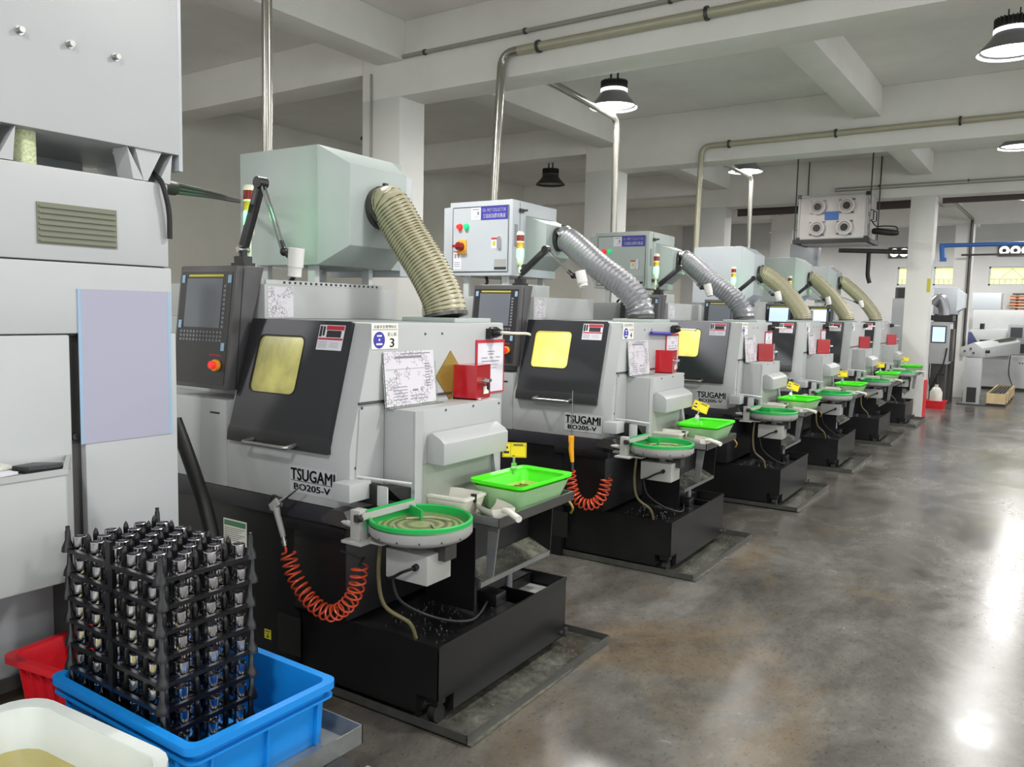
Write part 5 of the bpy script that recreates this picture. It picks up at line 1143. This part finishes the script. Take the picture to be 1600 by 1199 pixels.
for i in range(5): o = single('steel_bar', MB().cyl((-1.08 + .05 * i, 17.8, .20), (-1.06 + .05 * i, 20.3, .20), .018, 8), 'dark_steel', 'dark steel bar in the pale wooden box, %s from the left' % ['first', 'second', 'third', 'fourth', 'fifth'][i], 'bar', (-1.08 + .05 * i, 17.8, .18), group='bars in the wooden box')
t = thing('power_cabinet', 'grey electrical cabinet with a display right of the aisle column', 'cabinet', (-1.89, 17.0, 0))
part('body', MB().box(-2.06, -1.73, 16.8, 17.3, .80, 1.58), 'machine_grey', t, .01); part('stand', MB().box(-2.02, -1.77, 16.9, 17.2, 0, .80), 'dark_steel', t)
sc = part('display_frame', MB().box(-2.035, -1.785, 16.79, 16.80, 1.19, 1.505), 'panel_black', t); part('display', MB().box(-2.015, -1.805, 16.785, 16.79, 1.21, 1.485), 'screen_lit', sc)
part('terminal_rail', MB().box(-1.73, -1.68, 16.85, 17.2, .85, 1.45), 'dark_steel', t); part('cable', MB().tube(catmull([(-1.76, 16.78, 1.1), (-1.80, 16.75, .8), (-1.9, 16.75, .55), (-2.0, 16.75, .3)], 6), .014, 6).tube(catmull([(-2.03, 16.78, .8), (-2.02, 16.75, .55), (-1.98, 16.75, .3)], 6), .012, 6), 'rubber', t)
part('top_tray', MB().box(-2.06, -1.70, 16.8, 17.3, 1.60, 1.70), 'panel_black', t); part('fan_duct', MB().tube(catmull([(-2.06, 16.95, 1.9), (-1.95, 16.95, 2.02), (-1.88, 16.95, 1.86), (-1.86, 16.95, 1.70)], 6), .10, 14), 'hose_silver', t)
t = thing('far_collector', 'pale grey mist collector above the far electrical cabinet', 'mist collector', (-1.9, 17.8, 1.72)); part('housing', MB().box(-2.12, -1.72, 17.5, 18.1, 1.72, 2.24), 'collector_white', t, .01); part('inlet_hood', hood_prism(-1.72, -1.6, 17.55, 18.05, 1.78, 2.2, 17.65, 17.95, 1.86, 2.12), 'collector_white', t); part('leg', MB().box(-2.10, -2.04, 17.55, 17.6, 0, 1.72).box(-1.80, -1.74, 17.55, 17.6, 0, 1.72).box(-2.10, -1.74, 18.0, 18.05, 0, 1.72), 'dark_steel', t)
t = thing('oil_jug', 'white oil jug standing in the small red bin', 'jug', (-1.86, 16.55, .035)); part('jug_body', MB().lathe([(.001, 0), (.10, 0), (.105, .03), (.105, .26), (.06, .34), (.03, .36), (.03, .40), (.001, .40)], (-1.86, 16.56, .035), 18), 'scoop_white', t); part('pump_head', MB().cyl((-1.86, 16.56, .43), (-1.86, 16.56, .62), .02, 8).box(-1.88, -1.74, 16.54, 16.58, .60, .64), 'black_plastic', t)
t = thing('red_bin', 'small red bin on the floor beside the aisle column', 'bin', (-1.86, 16.56, 0), rot=1e-9); part('shell', basin_shell(.17, .16, .15, .14, 0, .14, .006, .03), 'red_plastic', t)
ro = rrect(-.18, .18, -.17, .17, .03); ri = rrect(-.164, .164, -.154, .154, .03); n = len(ro)
part('rim', MB().add([(x, y, .145) for x, y in ri] + [(x, y, .145) for x, y in ro] + [(x, y, .13) for x, y in ro] + [(x, y, .13) for x, y in ri], [(k * n + i, k * n + (i + 1) % n, ((k + 1) % 4) * n + (i + 1) % n, ((k + 1) % 4) * n + i) for k in range(4) for i in range(n)]), 'red_plastic', t)
for n_, (x0, x1) in enumerate(((-1.5, .4), (-4.0, -3.3))):
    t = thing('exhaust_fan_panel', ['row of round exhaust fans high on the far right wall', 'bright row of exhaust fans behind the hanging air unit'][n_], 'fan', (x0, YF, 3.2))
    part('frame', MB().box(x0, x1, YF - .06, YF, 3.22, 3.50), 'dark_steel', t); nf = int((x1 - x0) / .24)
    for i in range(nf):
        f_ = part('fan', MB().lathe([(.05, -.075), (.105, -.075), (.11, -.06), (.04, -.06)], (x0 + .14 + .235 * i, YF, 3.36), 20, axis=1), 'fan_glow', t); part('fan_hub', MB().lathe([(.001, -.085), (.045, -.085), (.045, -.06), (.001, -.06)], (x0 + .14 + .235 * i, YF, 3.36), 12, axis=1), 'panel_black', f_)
t = thing('bar_rack', 'rack of copper coloured bars against the far wall', 'rack', (-.2, 23.30, 0))
for x in (-1.0, 0, 1.0): part('upright', MB().box(x - .03, x + .03, 23.30, 23.36, 0, 2.3), 'dark_steel', t)
part('shelf_rail', MB().box(-1.1, 1.1, 23.25, 23.40, 1.78, 1.82).box(-1.1, 1.1, 23.25, 23.40, 2.26, 2.30), 'dark_steel', t)
for i in range(6): single('copper_bar', MB().cyl((-1.15, 23.27, 1.88 + .07 * i), (1.1, 23.27, 1.88 + .07 * i), .02, 8), 'copper', 'copper coloured bar in the far rack, %s' % ['lowest', 'second from below', 'third from below', 'third from the top', 'second from the top', 'topmost'][i], 'bar', (0, 23.27, 1.86 + .07 * i), group='copper bars in the rack')
t = thing('storage_cabinet', 'grey cabinet with a dark opening against the back wall behind the aisle column', 'cabinet', (-3.3, 19.5, 0)); part('body', MB().box(-3.14, -2.5, 19.3, 19.8, 0, 2.06), 'grey_paint', t, .01); part('top_unit', MB().box(-3.10, -2.6, 19.35, 19.8, 2.06, 2.30), 'panel_grey', t); part('opening', MB().box(-3.05, -2.65, 19.345, 19.351, 2.08, 2.28), 'panel_black', t)
t = thing('wall_box', 'white junction box on the wall above the fifth lathe', 'box', (-3.9, 15.2, 2.45)); part('box', MB().box(-4.25, -3.75, 15.2, 15.4, 2.42, 2.95), 'collector_white', t, .01); part('bracket', MB().box(-4.05, -3.95, 15.25, 15.3, 2.95, 4.29), 'dark_steel', t)
# bookkeeping
for o in bpy.data.objects:
    for k_ in ('_b', '_r'):
        if k_ in o: del o[k_]
